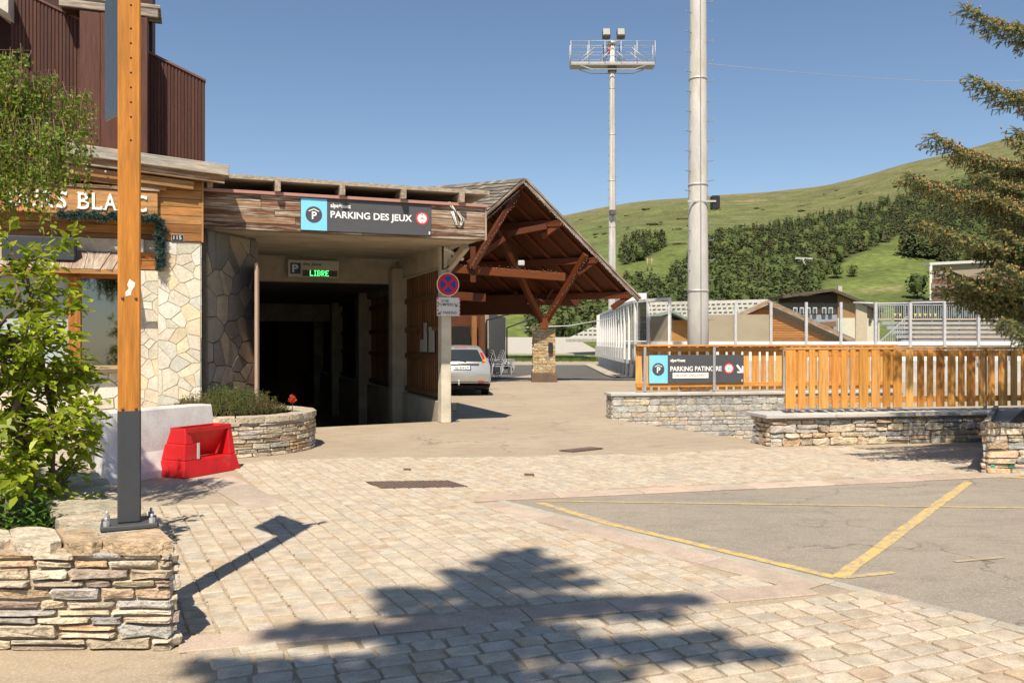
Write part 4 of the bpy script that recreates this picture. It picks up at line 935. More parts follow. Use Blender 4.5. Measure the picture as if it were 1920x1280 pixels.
# strings of fairy lights along the gable edge
b = MB()
for side in (1, -1):
    for i in range(60):
        t_ = i / 60; p = slope_pt(side, t_, -.10, -.20 - .02 * math.sin(i * 1.9)); b.blob(p + Vector((rnd(-.02, .02), rnd(-.02, .02), rnd(-.04, .02))), .012, (.75, .75, .72), 5, 3, .2)
    b.tube([slope_pt(side, i / 12, -.10, -.16 - .03 * (i % 2)) for i in range(13)], .008, 4, (.5, .5, .48))
for a_, c_, n_ in ((PT + Z * .45 + U * .1 - Vector((0, .15, 0)), slope_pt(1, .60, .0, -.35), 34), (Vector((-1.45, 30.1, 4.25)), CP + rd * .1 - Z * .55, 34), (Vector((-2.8, 30.25, 4.43)), Vector((1.9, 32.05, 4.22)), 44)):
    for i in range(n_): b.blob(a_.lerp(c_, i / n_) + Vector((rnd(-.03, .03), -.06, rnd(-.05, .05))), .009, (.70, .70, .68), 5, 3, .2)
o = b.build('fairy_lights', EMITW, None, 'stuff'); o['label'] = 'strings of small white fairy lights along the canopy edge'; o['category'] = 'lights'
b = MB(); b.tube([PT + Vector((-.9, -.1, .05)), PT + Vector((1.2, 3.0, .18)), Vector((6.0, 44, 2.95))], .02, 5, (.8, .8, .78)); o = b.build('white_cable', PAINT, None); o['label'] = 'white cable running from the canopy pier to the rink'; o['category'] = 'cable'
# hall behind the canopy
hd = dirv(33); hn_ = dirv(33 - 90); H0 = Vector((-1.25, 40.0, 0))
hl = thing('sports_hall', 'brown timber hall with dark glass doors under the canopy', 'building', H0 - hd * 3)
bx('wall', WOOD, hl, H0 - hd * 5 + Vector((0, .3, 1.7)) - hn_ * .3, (10, .4, 3.4), (hd, hn_, Z), (.13, .045, .02)); bx('stone_end', FLAG, hl, H0 + Vector((.3, 5.4, 1.5)), (.4, 8.6, 3.0), (dirv(-5), dirv(85), Z), (.33, .27, .20))
for s_, w in ((1.35, 1.1), (3.2, 1.5), (5.2, 1.6)): d_ = bx('door', RUBBER, hl, H0 - hd * s_ + hn_ * -.07 + Z * 1.15, (w, .06, 2.3), (hd, hn_, Z), (.02, .018, .017)); bx('door_frame', WOOD, d_, H0 - hd * (s_ + w / 2) + hn_ * -.03 + Z * 1.2, (.1, .12, 2.4), (hd, hn_, Z), (.24, .10, .04))
for s_ in (.15, .6): bx('board_panel', WOOD, hl, H0 - hd * s_ + hn_ * -.04 + Z * 1.4, (.25, .06, 2.8), (hd, hn_, Z), (.32, .15, .05) if s_ > .3 else (.15, .06, .03))
b = MB(); b.tube([H0 + Vector((.05, -.2, 0)), H0 + Vector((.05, -.2, 2.6)), H0 + Vector((1.9, -.5, 3.1))], .05, 8, (.03, .03, .03)); b.tube([H0 + Vector((.95, 9.4, 0)), H0 + Vector((.95, 9.4, 2.4)), H0 + Vector((3.2, 9.0, 3.2))], .05, 8, (.03, .03, .03)); b.build('downpipe', PAINT, hl)
bx('end_post', WOOD, hl, H0 + Vector((.75, 9.9, 1.4)), (.2, .2, 2.8), None, (.45, .28, .12))
# stacked white chairs and a bistro table
def chair(loc, rz, label):
    t = thing('stacked_chair', label, 'chair', loc, 'white chairs stacked by the hall'); f = dirv(rz); s_ = dirv(rz + 90); CW = (.42, .43, .44)
    bx('seat', PAINT, t, loc + Z * .40, (.44, .44, .03), (f, s_, Z), CW, .01); b = MB(); b.beam(loc - f * .2 + Z * .42, loc - f * .34 + Z * .86, .42, .03, f, CW, .008); b.build('backrest', PAINT, t)
    for a_ in (-1, 1):
        for c_ in (-1, 1): b = MB(); b.beam(loc + f * (.2 * a_) + s_ * (.2 * c_) + Z * .40, loc + f * (.24 * a_) + s_ * (.22 * c_), .035, .035, f, CW); b.build('leg', PAINT, t)
cb = G(938, 702)
order = ['lowest', 'second', 'third', 'topmost']
for i in range(4): chair(cb + Vector((-.25 + .05 * i, .2 * i, .10 * i)), 20, f'white plastic chair, {order[i]} of the left stack by the hall')
for i in range(4): chair(cb + Vector((.25 + .05 * i, .5 + .2 * i, .10 * i)), 20, f'white plastic chair, {order[i]} of the right stack by the hall')
bt = thing('bistro_table', 'small grey folding table beside the stacked chairs', 'table', G(928, 708)); p = G(928, 708)
b = MB(); b.tube([p + Z * .70, p + Z * .73], .28, 20, (.45, .46, .47)); b.build('top', PAINT, bt); b = MB(); b.tube([p + Z * .2, p + Z * .7], .02, 8, (.5, .5, .5)); b.build('stem', GALV, bt)
for k in range(3): b = MB(); b.beam(p + Z * .22, p + dirv(k * 120 - 40) * .33, .025, .025, Z, (.5, .5, .5)); b.build('leg', GALV, bt)

# ================================================================== silver car parked by the garage
CA = math.radians(97); cf = Vector((math.cos(CA), math.sin(CA), 0)); cr = Vector((cf.y, -cf.x, 0)); co = Vector((-1.46, 24.75, 0))
def CW_(x, y, z): return co + cf * y + cr * x + Z * z                    # x right, y forward from the tail
car = thing('parked_car', 'silver hatchback parked beside the garage column, seen from behind', 'car', co + cf * 2)
SIL = (.47, .455, .425)
prof = [(.00, .36), (-.02, .48), (-.03, .62), (.02, .74), (.07, .92), (.10, .98), (.42, 1.36), (.62, 1.43), (1.2, 1.47), (2.0, 1.44), (2.45, 1.34), (3.05, .98), (3.4, .93), (3.95, .82), (4.12, .66), (4.16, .45), (4.1, .28)]
def halfw(y, z):
    w = .855 - .05 * max(0, (.35 - y)) ** 1 - .10 * max(0, y - 3.4); w -= max(0, z - .92) * .55; w -= max(0, .45 - z) * .12; return w
rows = []
for y, z in prof:
    ws = halfw(y, z); row = []
    for k in range(11):
        u = k / 10 * 2 - 1; bow = .10 * (1 - u * u) if y < .6 else (-.10 * (1 - u * u) * -1 if y > 3.9 else 0)
        row.append(CW_(u * ws * (1 if abs(u) < .95 else .985), y - (bow if y < .6 else -bow * .6) + .06, z + .02 * (1 - u * u)))
    rows.append(row)
b = MB(); b.grid(rows, SIL)
for sgn in (-1, 1):                                                     # flanks
    side = [];
    lowz = .24
    for y, z in prof[:]:
        ws = halfw(y, z); n = 6; side.append([CW_(sgn * (ws * .985 if q == 0 else halfw(y, lerp(z, lowz, q / n)) + .012 * math.sin(q / n * math.pi)), y + .06, lerp(z + .0, lowz, q / n)) for q in range(n + 1)])
    b.grid(side, SIL)
fix_normals(b.build('body', CARP, car))
bx('underside', RUBBER, car, CW_(0, 2.05, .26), (1.6, 3.9, .1), (cr, cf, Z), (.02, .02, .02))
def on_back(x, z, out=.012):                                             # point just proud of the tail surface
    pr_ = [q for q in prof[:8]]
    for (y0, z0), (y1, z1) in zip(pr_, pr_[1:]):
        if z0 <= z <= z1: y = lerp(y0, y1, (z - z0) / (z1 - z0)); break
    else: y = .1
    ws = halfw(y, z); u = max(-1, min(1, x / ws)); return CW_(x, y + .06 - .10 * (1 - u * u) - out, z + .02 * (1 - u * u))
def patch(name, mat, xs, zs, col, out=.012, par=None):
    b = MB(); b.grid([[on_back(lerp(xs(z)[0], xs(z)[1], k / 8), z, out) for k in range(9)] for z in zs], col); return b.build(name, mat, par or car)
patch('rear_window', LENS, lambda z: (-.63 + (z - 1) * .42, .63 - (z - 1) * .42), [1.0, 1.08, 1.16, 1.25, 1.345], (.025, .032, .036))
patch('bumper', CARP, lambda z: (-.80, .80), [.42, .50, .58, .64], (.44, .425, .40), .045); patch('bumper_skirt', PAINT, lambda z: (-.78, .78), [.365, .39, .42], (.22, .215, .20), .03)
patch('trim_strip', PAINT, lambda z: (-.5, .5), [.895, .935], (.05, .045, .045), .022); patch('plate', PAINT, lambda z: (-.26, .26), [.765, .82, .875], (.74, .74, .72), .03)
text('plate_text', 'GL-234-LM', PAINT, car, on_back(-.21, .785, .04), cr, Z, width=.40, height=.07, col=(.03, .03, .03), ext=.003); patch('plate_band', PAINT, lambda z: (.225, .26), [.767, .873], (.05, .12, .45), .034)
for s_ in (-1, 1):
    pts = [(.60, .96), (.62, 1.05), (.60, 1.15), (.55, 1.27)]
    b = MB(); b.grid([[on_back(s_ * (x0 + .0), z0, .02), on_back(s_ * (x0 + .10 - (z0 - .96) * .02), z0, .02) + cf * .03, CW_(s_ * (halfw(.3, z0) + .012), .36 + (z0 - .96) * .55, z0)] for x0, z0 in pts], (.48, .02, .015)); b.build('tail_light', LENS, car)
    b = MB(); b.grid([[on_back(s_ * x0, z0, .028), on_back(s_ * (x0 + .08), z0, .028)] for x0, z0 in ((.615, 1.0), (.62, 1.07))], (.75, .26, .03)); b.build('indicator', LENS, car)
    patch('reflector', LENS, lambda z: (s_ * .55 - .09, s_ * .55 + .09), [.40, .445], (.45, .03, .03), .05)
    b = MB(); b.grid([[CW_(s_ * (halfw(y, z) + .013), y + .06, z) for y, z in ((.62, .99), (1.25, .985), (2.0, .98), (2.75, .97))], [CW_(s_ * (halfw(y, z) + .013), y + .06, z) for y, z in ((.80, 1.32), (1.25, 1.37), (2.0, 1.35), (2.35, 1.27))]], (.03, .035, .04)); b.build('side_window', LENS, car)
    for y in (.78, 3.38):
        c = CW_(s_ * .74, y, .305); b = MB(); b.tube([c - cr * .10, c + cr * .10], .305, 24, (.025, .025, .026)); wh = b.build('wheel', RUBBER, car); b = MB(); b.tube([c + cr * s_ * .085, c + cr * s_ * .108], .19, 18, (.45, .45, .45)); b.build('rim', SATIN, wh)
        b = MB(); b.tube([c + cr * s_ * .03, c + cr * s_ * .075], .345, 24, (.012, .012, .012)); b.build('wheel_arch', RUBBER, car)
    bx('mirror', CARP, car, CW_(s_ * .93, 2.62, .99), (.2, .1, .13), (cr, cf, Z), SIL, .03)
bx('brake_lamp', LENS, car, CW_(0, .50, 1.405), (.36, .05, .035), (cr, cf, Z), (.45, .02, .02), .008); b = MB(); b.tube([CW_(.12, .05, 1.0), CW_(-.28, .10, 1.06)], .012, 5, (.02, .02, .02)); b.build('wiper', RUBBER, car)
b = MB(); b.tube([CW_(.12, 1.0, 1.47), CW_(.16, .75, 1.85)], .006, 4, (.03, .03, .03)); b.build('antenna', RUBBER, car); b = MB(); b.tube([CW_(-.1, .1, .34), CW_(-.1, -.10, .34), CW_(-.1, -.12, .42)], .025, 8, (.5, .5, .5)); b.blob(CW_(-.1, -.12, .45), .035, (.6, .6, .6), 8, 5, 0); b.build('tow_bar', GALV, car)

# ================================================================== post with the narrow sign on the near planter
pp = Vector((-2.155, 4.76, 0)); pw = .118; PX = dirv(-0.0 + 24.4); PY = dirv(114.4); PAX = (PX, PY, Z)
po = thing('sign_post', 'tall square timber post with a dark steel foot on the near planter', 'post', pp + Z * PLT_Z)
bx('base_plate', PAINT, po, pp + Z * (PLT_Z + .012), (.29, .25, .024), PAX, (.07, .072, .078), .004); bx('steel_foot', PAINT, po, pp + Z * (PLT_Z + .024 + .315), (pw + .003, pw + .003, .63), PAX, (.055, .058, .064), .008)
bx('timber_shaft', WOOD, po, pp + Z * (1.19 + 1.25), (pw, pw, 2.5), PAX, (.47, .185, .030), .008)
b = MB()
for sx in (-1, 1):
    for sy in (-1, 1): bp_ = pp + PX * (.115 * sx) + PY * (.095 * sy) + Z * PLT_Z; b.tube([bp_ + Z * .02, bp_ + Z * .05], .017, 6, (.5, .5, .5), smooth=False); b.tube([bp_ + Z * .05, bp_ + Z * .072], .008, 6, (.5, .5, .5))
b.build('anchor_bolts', GALV, po)
b = MB()
for sx in (-1, 1):
    for z_ in (1.225, 1.84): b.blob(pp + PX * (.034 * sx) - PY * .060 + Z * z_, .009, (.16, .07, .04), 7, 4, 0)
b.build('screw_heads', GALV, po)
b = MB()
z_ = 2.72
while z_ < 3.68: b.tube([pp + PX * .008 - PY * .058 + Z * z_, pp + PX * .008 - PY * .0604 + Z * z_], .0055, 7, (.02, .012, .008)); z_ += .082 if int(z_ * 100) % 2 else .13
b.build('screw_holes', RUBBER, po)
b = MB(); b.add([pp + PX * (-.030 + x_ * .19) - PY * .0605 + Z * (1.85 + z_ * .38) for x_, z_ in ((.16, .26), (.32, .20), (.30, .15), (.22, .08), (.20, .02), (.06, .0), (.05, .06), (.14, .12), (.10, .17))], [list(range(9))], (.78, .72, .64)); b.build('torn_sticker', PAINT, po)
sgd = Vector((-.68, .73, 0)).normalized(); sgn_ = Vector((sgd.y, -sgd.x, 0))
sg = thing('mirror_finish_sign', 'dark glossy sign panel behind the post, seen nearly edge-on', 'sign', pp + Z * 2.95)
bx('panel', LENS, sg, pp + sgd * .27 + Vector((0, .07, 3.32)), (.46, .015, .74), (sgd, sgn_, Z), (.05, .055, .05), .003); bx('blue_header', PAINT, sg, pp + sgd * .27 + Vector((0, .07, 3.64)) + sgn_ * .0085, (.44, .003, .09), (sgd, sgn_, Z), (.03, .04, .25))
b = MB(); b.tube([pp + Z * 3.69, pp + Vector((.03, 0, 3.76)), pp + Vector((.10, .02, 3.80)), pp + Vector((.13, .03, 3.87))], .03, 8, (.06, .06, .065)); b.build('finial', PAINT, po)

# ================================================================== concrete barrier and red plastic barrier
j0 = Vector((-4.72, 9.50, 0)); j1 = Vector((-3.98, 11.0, 0)); jd = (j1 - j0).normalized(); jn = Vector((jd.y, -jd.x, 0))
jb = thing('concrete_barrier', 'white painted concrete road barrier behind the red one', 'barrier', j0.lerp(j1, .5))
prof_ = [(.29, 0), (.29, .08), (.18, .30), (.10, .78), (.085, .80), (-.085, .80), (-.10, .78), (-.18, .30), (-.29, .08), (-.29, 0)]
b = MB(); L_ = (j1 - j0).length; rows = []
for i in range(9):
    t_ = i / 8; e = .04 if i in (0, 8) else 0; rows.append([j0 + jd * (L_ * t_) + jn * (x_ * (1 - e)) + Z * max(0, z_ - e * .3) for x_, z_ in prof_])
b.grid(rows, (.62, .60, .57), False)
b.add(rows[0], [list(range(10))], (.62, .60, .57)); b.add(rows[-1], [list(range(9, -1, -1))], (.62, .60, .57)); fix_normals(b.build('body', CONC, jb))
rb0 = Vector((-3.98, 10.0, 0)); rl = Vector((.46, .89, 0)).normalized(); rw = Vector((rl.y, -rl.x, 0)); REDP = (.52, .008, .010)
rbt = thing('red_barrier', 'red plastic water-filled traffic barrier on the paving', 'barrier', rb0 + rl * .35)
def RB(l, w, z): return rb0 + rl * l + rw * w + Z * z
def frus(name, l0, l1, w, z0, z1, tl, tw, par=rbt, col=REDP):
    q0 = [RB(l0, -w, z0), RB(l1, -w, z0), RB(l1, w, z0), RB(l0, w, z0)]; q1 = [RB(l0 + tl, -w + tw, z1), RB(l1 - tl, -w + tw, z1), RB(l1 - tl, w - tw, z1), RB(l0 + tl, w - tw, z1)]
    b = MB(); b.add(q0 + q1, [[3, 2, 1, 0], [4, 5, 6, 7]] + [[i, (i + 1) % 4, 4 + (i + 1) % 4, 4 + i] for i in range(4)], col); o = b.build(name, PLASTIC, par)
    md = o.modifiers.new('soft', 'BEVEL'); md.width = .012; md.segments = 2; return o
frus('base', -.08, .80, .24, 0, .20, .035, .045); frus('end_block', -.045, .20, .196, .199, .385, .03, .03); frus('end_post', .0, .13, .165, .384, .56, .035, .04); frus('end_post', .66, .762, .19, .199, .56, .02, .055)
b = MB()                                                                # open trough between the posts
rim = [(.05, -.135), (.73, -.135), (.73, .135), (.05, .135)]
for (a0, a1), (c0, c1) in zip(rim, rim[1:] + rim[:1]):
    b.beam(RB(a0, a1, .545), RB(c0, c1, .545), .022, .05, Z, REDP)
b.build('trough_rim', PLASTIC, rbt)
b = MB(); b.poly([RB(.12, .12, .54), RB(.70, .12, .54), RB(.62, -.02, .21), RB(.12, -.02, .21)], rw * -.012, REDP); b.poly([RB(.12, -.12, .54), RB(.70, -.12, .54), RB(.62, -.06, .21), RB(.12, -.06, .21)], rw * .012, REDP); fix_normals(b.build('trough_walls', PLASTIC, rbt))
bx('reflector_strip', PAINT, rbt, RB(.165, .195, .30), (.035, .008, .19), (rl, rw, Z), (.6, .58, .55))

# ================================================================== ice rink
path = [(5.95, 58), (5.75, 50), (5.55, 44), (5.42, 39.5), (5.55, 37.2), (6.1, 35.5), (7.2, 34.3), (8.8, 33.7), (11, 33.5), (16, 33.5), (22, 33.7), (30, 34.2), (40, 35)]
def along(pts, step):
    out = [Vector((*pts[0], 0))]; carry = 0
    for (x0, y0), (x1, y1) in zip(pts, pts[1:]):
        a = Vector((x0, y0, 0)); c = Vector((x1, y1, 0)); L = (c - a).length; t = step - carry
        while t <= L: out.append(a.lerp(c, t / L)); t += step
        carry = L - (t - step)
    return out
rk = along(path, 1.37); RT = 1.60
rink = thing('ice_rink', 'white boarded ice rink with glass panes behind the fences', 'ice rink', Vector((9, 34, 0)))
CONCG = (.46, .45, .43); WH = (.78, .77, .74)
for i, (a, c) in enumerate(zip(rk, rk[1:])):
    d = (c - a).normalized(); n = Vector((-d.y, d.x, 0)); L = (c - a).length; m = (a + c) / 2
    bx('plinth', CONC, rink, m + n * .1 + Z * .42, (L + .01, .25, .84), (d, n, Z), jit(CONCG, .04)); bx('board', PAINT, rink, m + Z * (RT - .07), (L - .01, .10, .14), (d, n, Z), WH)
    bx('board_back', PAINT, rink, m + n * .16 + Z * 1.15, (L, .03, .62), (d, n, Z), (.50, .50, .50) if a.y > 35 else (.72, .71, .69))
    left = a.y > 34.6; zt = 3.40 if left else 3.15
    bx('post', PAINT if left else GALV, rink, a - n * .09 + Z * ((zt + .75) / 2), (.10, .10, zt - .75), (d, n, Z), WH if left else (.55, .55, .55))
    if left: bx('bracket', GALV, rink, a - n * .16 + Z * .95, (.05, .16, .7), (d, n, Z), (.40, .40, .40))
    if i > 1 and a.y > 33.4 and 960 + F * c.x / c.y < 1262: bx('top_beam', PAINT, rink, m - n * .09 + Z * 3.36, (L, .11, .12), (d, n, Z), WH)
    pxm = 960 + F * m.x / m.y; sm = (not left) and (1345 < pxm < 1435) or (1236 < pxm < 1268)
    bx('pane', RENDERW if sm else RINKG, rink, m + Z * (RT + .54 if sm else (zt + RT) / 2), (L - .06, .012, 1.06 if sm else zt - RT - .06), (d, n, Z), (.33, .285, .205))
    if left and a.y > 44.5:
        for q in range(3): bx('cladding_slat', PAINT, rink, a.lerp(c, (q + .5) / 3) - n * .06 + Z * 2.4, (.22, .04, 1.7), (d, n, Z), jit(WH, .05))
bx('gate_house', PAINT, rink, Vector((7.0, 50, 2.2)), (1.6, 2.0, 4.4), None, WH)
b = MB(); kr = [Vector((p.x - .9 if p.y > 36 else p.x - .5, p.y - .6, .05)) for p in rk[:16]]; b.grid([[p + Vector((-.15, 0, 0)), p + Z * .07, p + Vector((.3, .1, .07))] for p in kr], (.42, .37, .28), False); b.build('kerb', CONC, rink)

# ================================================================== floodlight masts
def mast(name, label, base, h, r0, r1, lights, grp='floodlight masts'):
    t = thing(name, label, 'light mast', base, grp); b = MB(); n = 16
    b.tube([base + Z * (h * i / 8) for i in range(9)], [lerp(r0, r1, i / 8) for i in range(9)], n, (.54, .52, .48)); b.build('shaft', MASTM, t)
    for k in range(1, 7):
        z = h * k / 7; b = MB(); rr = lerp(r0, r1, k / 7) + .012; b.tube([base + Z * z, base + Z * (z + .06)], rr, n, (.52, .50, .46)); b.build('joint_ring', GALV, t)
    b = MB(); z = 2.2; s_ = 1
    while z < h - 2:
        rr = lerp(r0, r1, z / h); p = base + Vector((s_ * rr * .86, -rr * .5, z)); q = p + Vector((s_ * .16, -.03, .02)); b.tube([p, q, q + Z * .04], .011, 4, (.32, .31, .30)); s_ = -s_; z += .28
        if base.y < 30: b.build('step_iron', GALV, t); b = MB()
    if b.v: b.build('step_irons', GALV, t, 'stuff')
    b = MB(); b.beam(base + Vector((.02, -r0 - .005, 0)), base + Vector((.01, -r1 - .006, h)), .025, .012, Vector((0, 1, 0)), (.25, .24, .23)); b.build('cable_duct', GALV, t)
    b = MB(); b.tube([base, base + Z * .12], r0 * 1.5, n, (.10, .09, .08)); b.build('base_flange', RUBBER, t)
    top = base + Z * h; gp = (.46, .45, .43)
    W = 2.72; dz = 0
    bx('platform', GALV, t, top + Vector((0, 0, -1.55)), (2 * W, .9, .05), None, (.34, .33, .31)); bx('toe_board', GALV, t, top + Vector((0, -.45, -1.44)), (2 * W, .03, .15), None, (.42, .41, .39))
    b = MB()
    for yy in (-.45, .45):
        for zz, rr in ((-.02, .022), (-.45, .014), (-.95, .016)): b.tube([top + Vector((-W, yy, zz)), top + Vector((W, yy, zz))], rr, 6, gp)
        for xx in (-W, -1.55, -.52, .52, 1.55, W): b.tube([top + Vector((xx, yy, -1.5)), top + Vector((xx, yy, 0))], .028, 6, gp)
        for xx in (-1, 1): b.tube([top + Vector((xx * 2.25, yy, -1.3)), top + Vector((xx * 1.2, yy, -.45))], .03, 6, gp); b.tube([top + Vector((xx * .85, yy, -1.3)), top + Vector((xx * .25, yy, -.7))], .03, 6, gp)
        b.tube([top + Vector((-2.1, yy, -1.6)), top + Vector((-1.4, yy, -1.85)), top + Vector((1.4, yy, -1.85)), top + Vector((2.1, yy, -1.6))], .03, 6, gp)
    b.build('guard_rails', GALV, t); b = MB(); b.tube([top - Z * 1.9, top - Z * 1.3], r1 * 1.7, 12, (.12, .11, .10)); b.tube([top - Z * .1, top + Z * .08], r1 * 1.6, 12, (.62, .6, .56)); b.build('collar', GALV, t)
    b = MB(); b.tube([top + Vector((-.26, -.2, -.75)), top + Vector((-.26, -.2, -.30))], .09, 10, (.30, .05, .035)); b.build('warning_lamp', LENS, t)
    for xx in lights:
        o_ = top + Vector((xx, -.3, .48)); L_ = bx('floodlight', PAINT, t, o_, (.52, .42, .58), (Vector((1, 0, 0)), Vector((0, .94, -.34)), Vector((0, .34, .94))), (.13, .115, .10), .03); bx('lamp_glass', LENS, L_, o_ + Vector((0, -.215, .08)), (.42, .02, .46), (Vector((1, 0, 0)), Vector((0, .94, -.34)), Vector((0, .34, .94))), (.34, .36, .34)); b = MB(); b.tube([o_ - Z * .48, o_ - Z * .25], .04, 6, (.3, .3, .3)); b.build('yoke', GALV, L_)
    return t
far_m = Vector((6.52, 55, 0)); mast('floodlight_mast', 'far white floodlight mast with a railed lamp platform on top', far_m, 21.0, .28, .17, (-.42, .52))
near_m = Vector((5.28, 24, 0)); t = mast('floodlight_mast', 'near pale steel mast with step irons running out of the picture', near_m, 21.0, .315, .17, (-.42, .52))
zc = EYE + (640 - 380) / F * 24
b = MB(); b.tube([near_m + Z * (zc - .03), near_m + Z * (zc + .04)], .275, 16, (.5, .49, .46)); b.beam(near_m + Vector((-.35, -.27, zc)), near_m + Vector((.45, -.25, zc)), .03, .05, Z, (.5, .49, .46)); b.build('clamp', GALV, t)
fl = bx('floodlight', PAINT, t, near_m + Vector((.46, -.1, zc - .02)), (.22, .28, .38), None, (.025, .025, .026), .02)
b = MB(); zf = EYE + (640 - 400) / F * 55; bx('floodlight', PAINT, bpy.data.objects['floodlight_mast'], far_m + Vector((-.02, -.38, zf)), (.4, .3, .32), (dirv(20), dirv(110), Z), (.12, .11, .10), .02)
b = MB(); z0 = EYE + (640 - 122) / F * 24; p0 = near_m + Vector((.22, -.1, z0)); b.tube([p0.lerp(Vector((26, 34, z0 + 3.1)), i / 10) - Z * (.5 * math.sin(math.pi * i / 10)) for i in range(11)], .008, 4, (.35, .36, .38)); o = b.build('overhead_wire', PAINT, None); o['label'] = 'thin overhead wire stretched right from the near mast'; o['category'] = 'wire'

# ================================================================== terrain, hill
SKY_ = [(-3000, .07), (-400, .10), (600, .12), (900, .135), (1058, .1495), (1155, .1596), (1242, .1674), (1333, .1729), (1443, .1792), (1540, .1833), (1613, .1943), (1727, .2145), (1880, .2385), (2300, .30), (3500, .36)]
HP = [(69, -.142), (80, -.26), (100, -.36), (130, -.22), (200, .25), (300, .62), (420, .76), (550, .87), (700, .94), (900, 1.0), (1000, .97), (1300, .70), (2600, .2)]
def interp(tab, x):
    if x <= tab[0][0]: return tab[0][1]
    for (a, va), (c, vc) in zip(tab, tab[1:]):
        if x <= c: return lerp(va, vc, (x - a) / (c - a))
    return tab[-1][1]
def terr(X, Y):
    a = X / Y; s = interp(SKY_, 960 + F * a); w = min(1, max(0, (Y - 130) / 150)); w = w * w * (3 - 2 * w)
    e = lerp(.17, s, w) * interp(HP, Y)
    z = EYE + e * Y
    if Y > 150: z += (math.sin(X * .021 + Y * .013) * math.sin(Y * .017 - X * .006) * 3.5 + math.sin(X * .06 + Y * .05) * 1.0) * min(1, (Y - 150) / 200) * (1 if Y < 750 else .5)
    return z
def ypx(X, Y): return 640 - (terr(X, Y) - EYE) / Y * F
Ys = [69.5, 72] + [76 + i * 4 for i in range(8)] + [110 + i * 10 for i in range(24)] + [350 + i * 18 for i in range(32)] + [930, 960, 1000, 1100, 1300, 1700, 2600]
b = MB(); rows = []; cols = []
NA = 150
for Y in Ys: rows.append([Vector(((-1.5 + 3.2 * k / NA) * Y, Y, terr((-1.5 + 3.2 * k / NA) * Y, Y))) for k in range(NA + 1)])
b.grid(rows, (.1, .14, .04))
wood_poly = [(1000, 640), (1000, 590), (1130, 560), (1180, 540), (1240, 545), (1290, 500), (1335, 458), (1400, 440), (1480, 430), (1545, 412), (1600, 402), (1660, 385), (1740, 362), (1830, 345), (2100, 320), (2100, 500), (1770, 500), (1745, 440), (1690, 440), (1640, 462), (1590, 480), (1550, 510), (1528, 545), (1520, 640)]
clump = [(1160, 470), (1190, 458), (1245, 448), (1246, 462), (1200, 490), (1165, 500)]
def hill_col(p):
    x = 960 + F * p.x / p.y; y = 640 - (p.z - EYE) / p.y * F; n = math.sin(p.x * .03 + 1.3) * math.sin(p.y * .021 + p.x * .011)
    g = Vector((.108, .128, .036)); olive = Vector((.138, .138, .050)); brn = Vector((.22, .165, .085)); lush = Vector((.115, .145, .034))
    c = g.lerp(olive, min(1, max(0, (p.y - 380) / 350 + .35 * n)))
    if p.y > 760: c = c.lerp(brn, min(.75, max(0, (p.y - 800) / 160 + .35 * n)) if x < 1600 else .2)
    if p.y < 420: c = c.lerp(lush, min(1, (420 - p.y) / 110))
    if inside((x, y), wood_poly) or inside((x, y), clump): c = Vector((.060, .072, .026))
    return c
b.c = [(*hill_col(p), 1) for p in b.v]
HILL = mk('alpine_grass', rough=0.95, amount=0.36, scale=.06, bump=0.6, bscale=.5, bdist=1.2, coord='obj', fine=.30, second=(.21, .165, .09), sec_scale=.022, sec_lo=.60, sec_hi=.72)
b.build('hillside', HILL, None, 'structure')
# ---- woods on the hill: crowns of many leaf faces
CON = [(.058, .076, .028), (.076, .094, .034), (.086, .098, .038), (.094, .094, .038), (.060, .072, .032)]; DEC = [(.10, .13, .035), (.12, .145, .042), (.09, .12, .035)]; LAR = [(.095, .10, .036), (.11, .10, .038)]
def far_tree(b, p, h, kind, nf=46):
    pal = CON if kind == 0 else (DEC if kind == 1 else LAR); base = random.choice(pal); r = h * (.25 if kind != 1 else .40)
    n = 6; a0 = rnd(0, 6)
    ring = [p + Vector((math.cos(a0 + k * 6.283 / n) * r * .62, math.sin(a0 + k * 6.283 / n) * r * .62, h * .12)) for k in range(n)]
    if kind != 1: b.add(ring + [p + Z * h * .93], [[k, (k + 1) % n, n] for k in range(n)], [v * .92 for v in base])
    else: b.blob(p + Z * h * .55, r * .75, [v * .95 for v in base], 6, 4, .2, False, (1, 1, 1.2))
    for _ in range(nf):
        t = random.random() ** 1.3; ang = rnd(0, 6.283)
        if kind != 1: rr = r * (1 - t) * rnd(.75, 1.2) + .1; c = p + Vector((math.cos(ang) * rr, math.sin(ang) * rr, h * (.08 + .90 * t)))
        else:
            q = Vector((rnd(-1, 1), rnd(-1, 1), rnd(-1, 1))).normalized(); c = p + Vector((q.x * r, q.y * r, h * .55 + q.z * h * .42))
        s = h * rnd(.035, .085) * (1.15 if kind == 1 else 1); o_ = Vector((math.cos(ang), math.sin(ang), 0)); s2 = Vector((-o_.y, o_.x, 0))
        dn = -.45 if kind != 1 else rnd(-.6, .6)
        b.add([c + s2 * s, c - s2 * s, c + o_ * s * 1.3 + Z * s * dn * 1.6, ], [[0, 1, 2]], jit(base, .20, .06))
def find(x, y):
    a = (x - 960) / F; lo, hi = 140.0, 900.0
    for _ in range(40):
        m = (lo + hi) / 2
        if ypx(a * m, m) > y: lo = m
        else: hi = m
    return Vector((a * lo, lo, terr(a * lo, lo)))
wood = MB(); nt = 0
tries = 0
cand = []
while len(cand) < 5200 and tries < 120000:
    tries += 1; x, y = rnd(1000, 2050), rnd(330, 640)
    if inside((x, y), clump) or (inside((x, y), wood_poly) and random.random() < .9): cand.append((x, y))
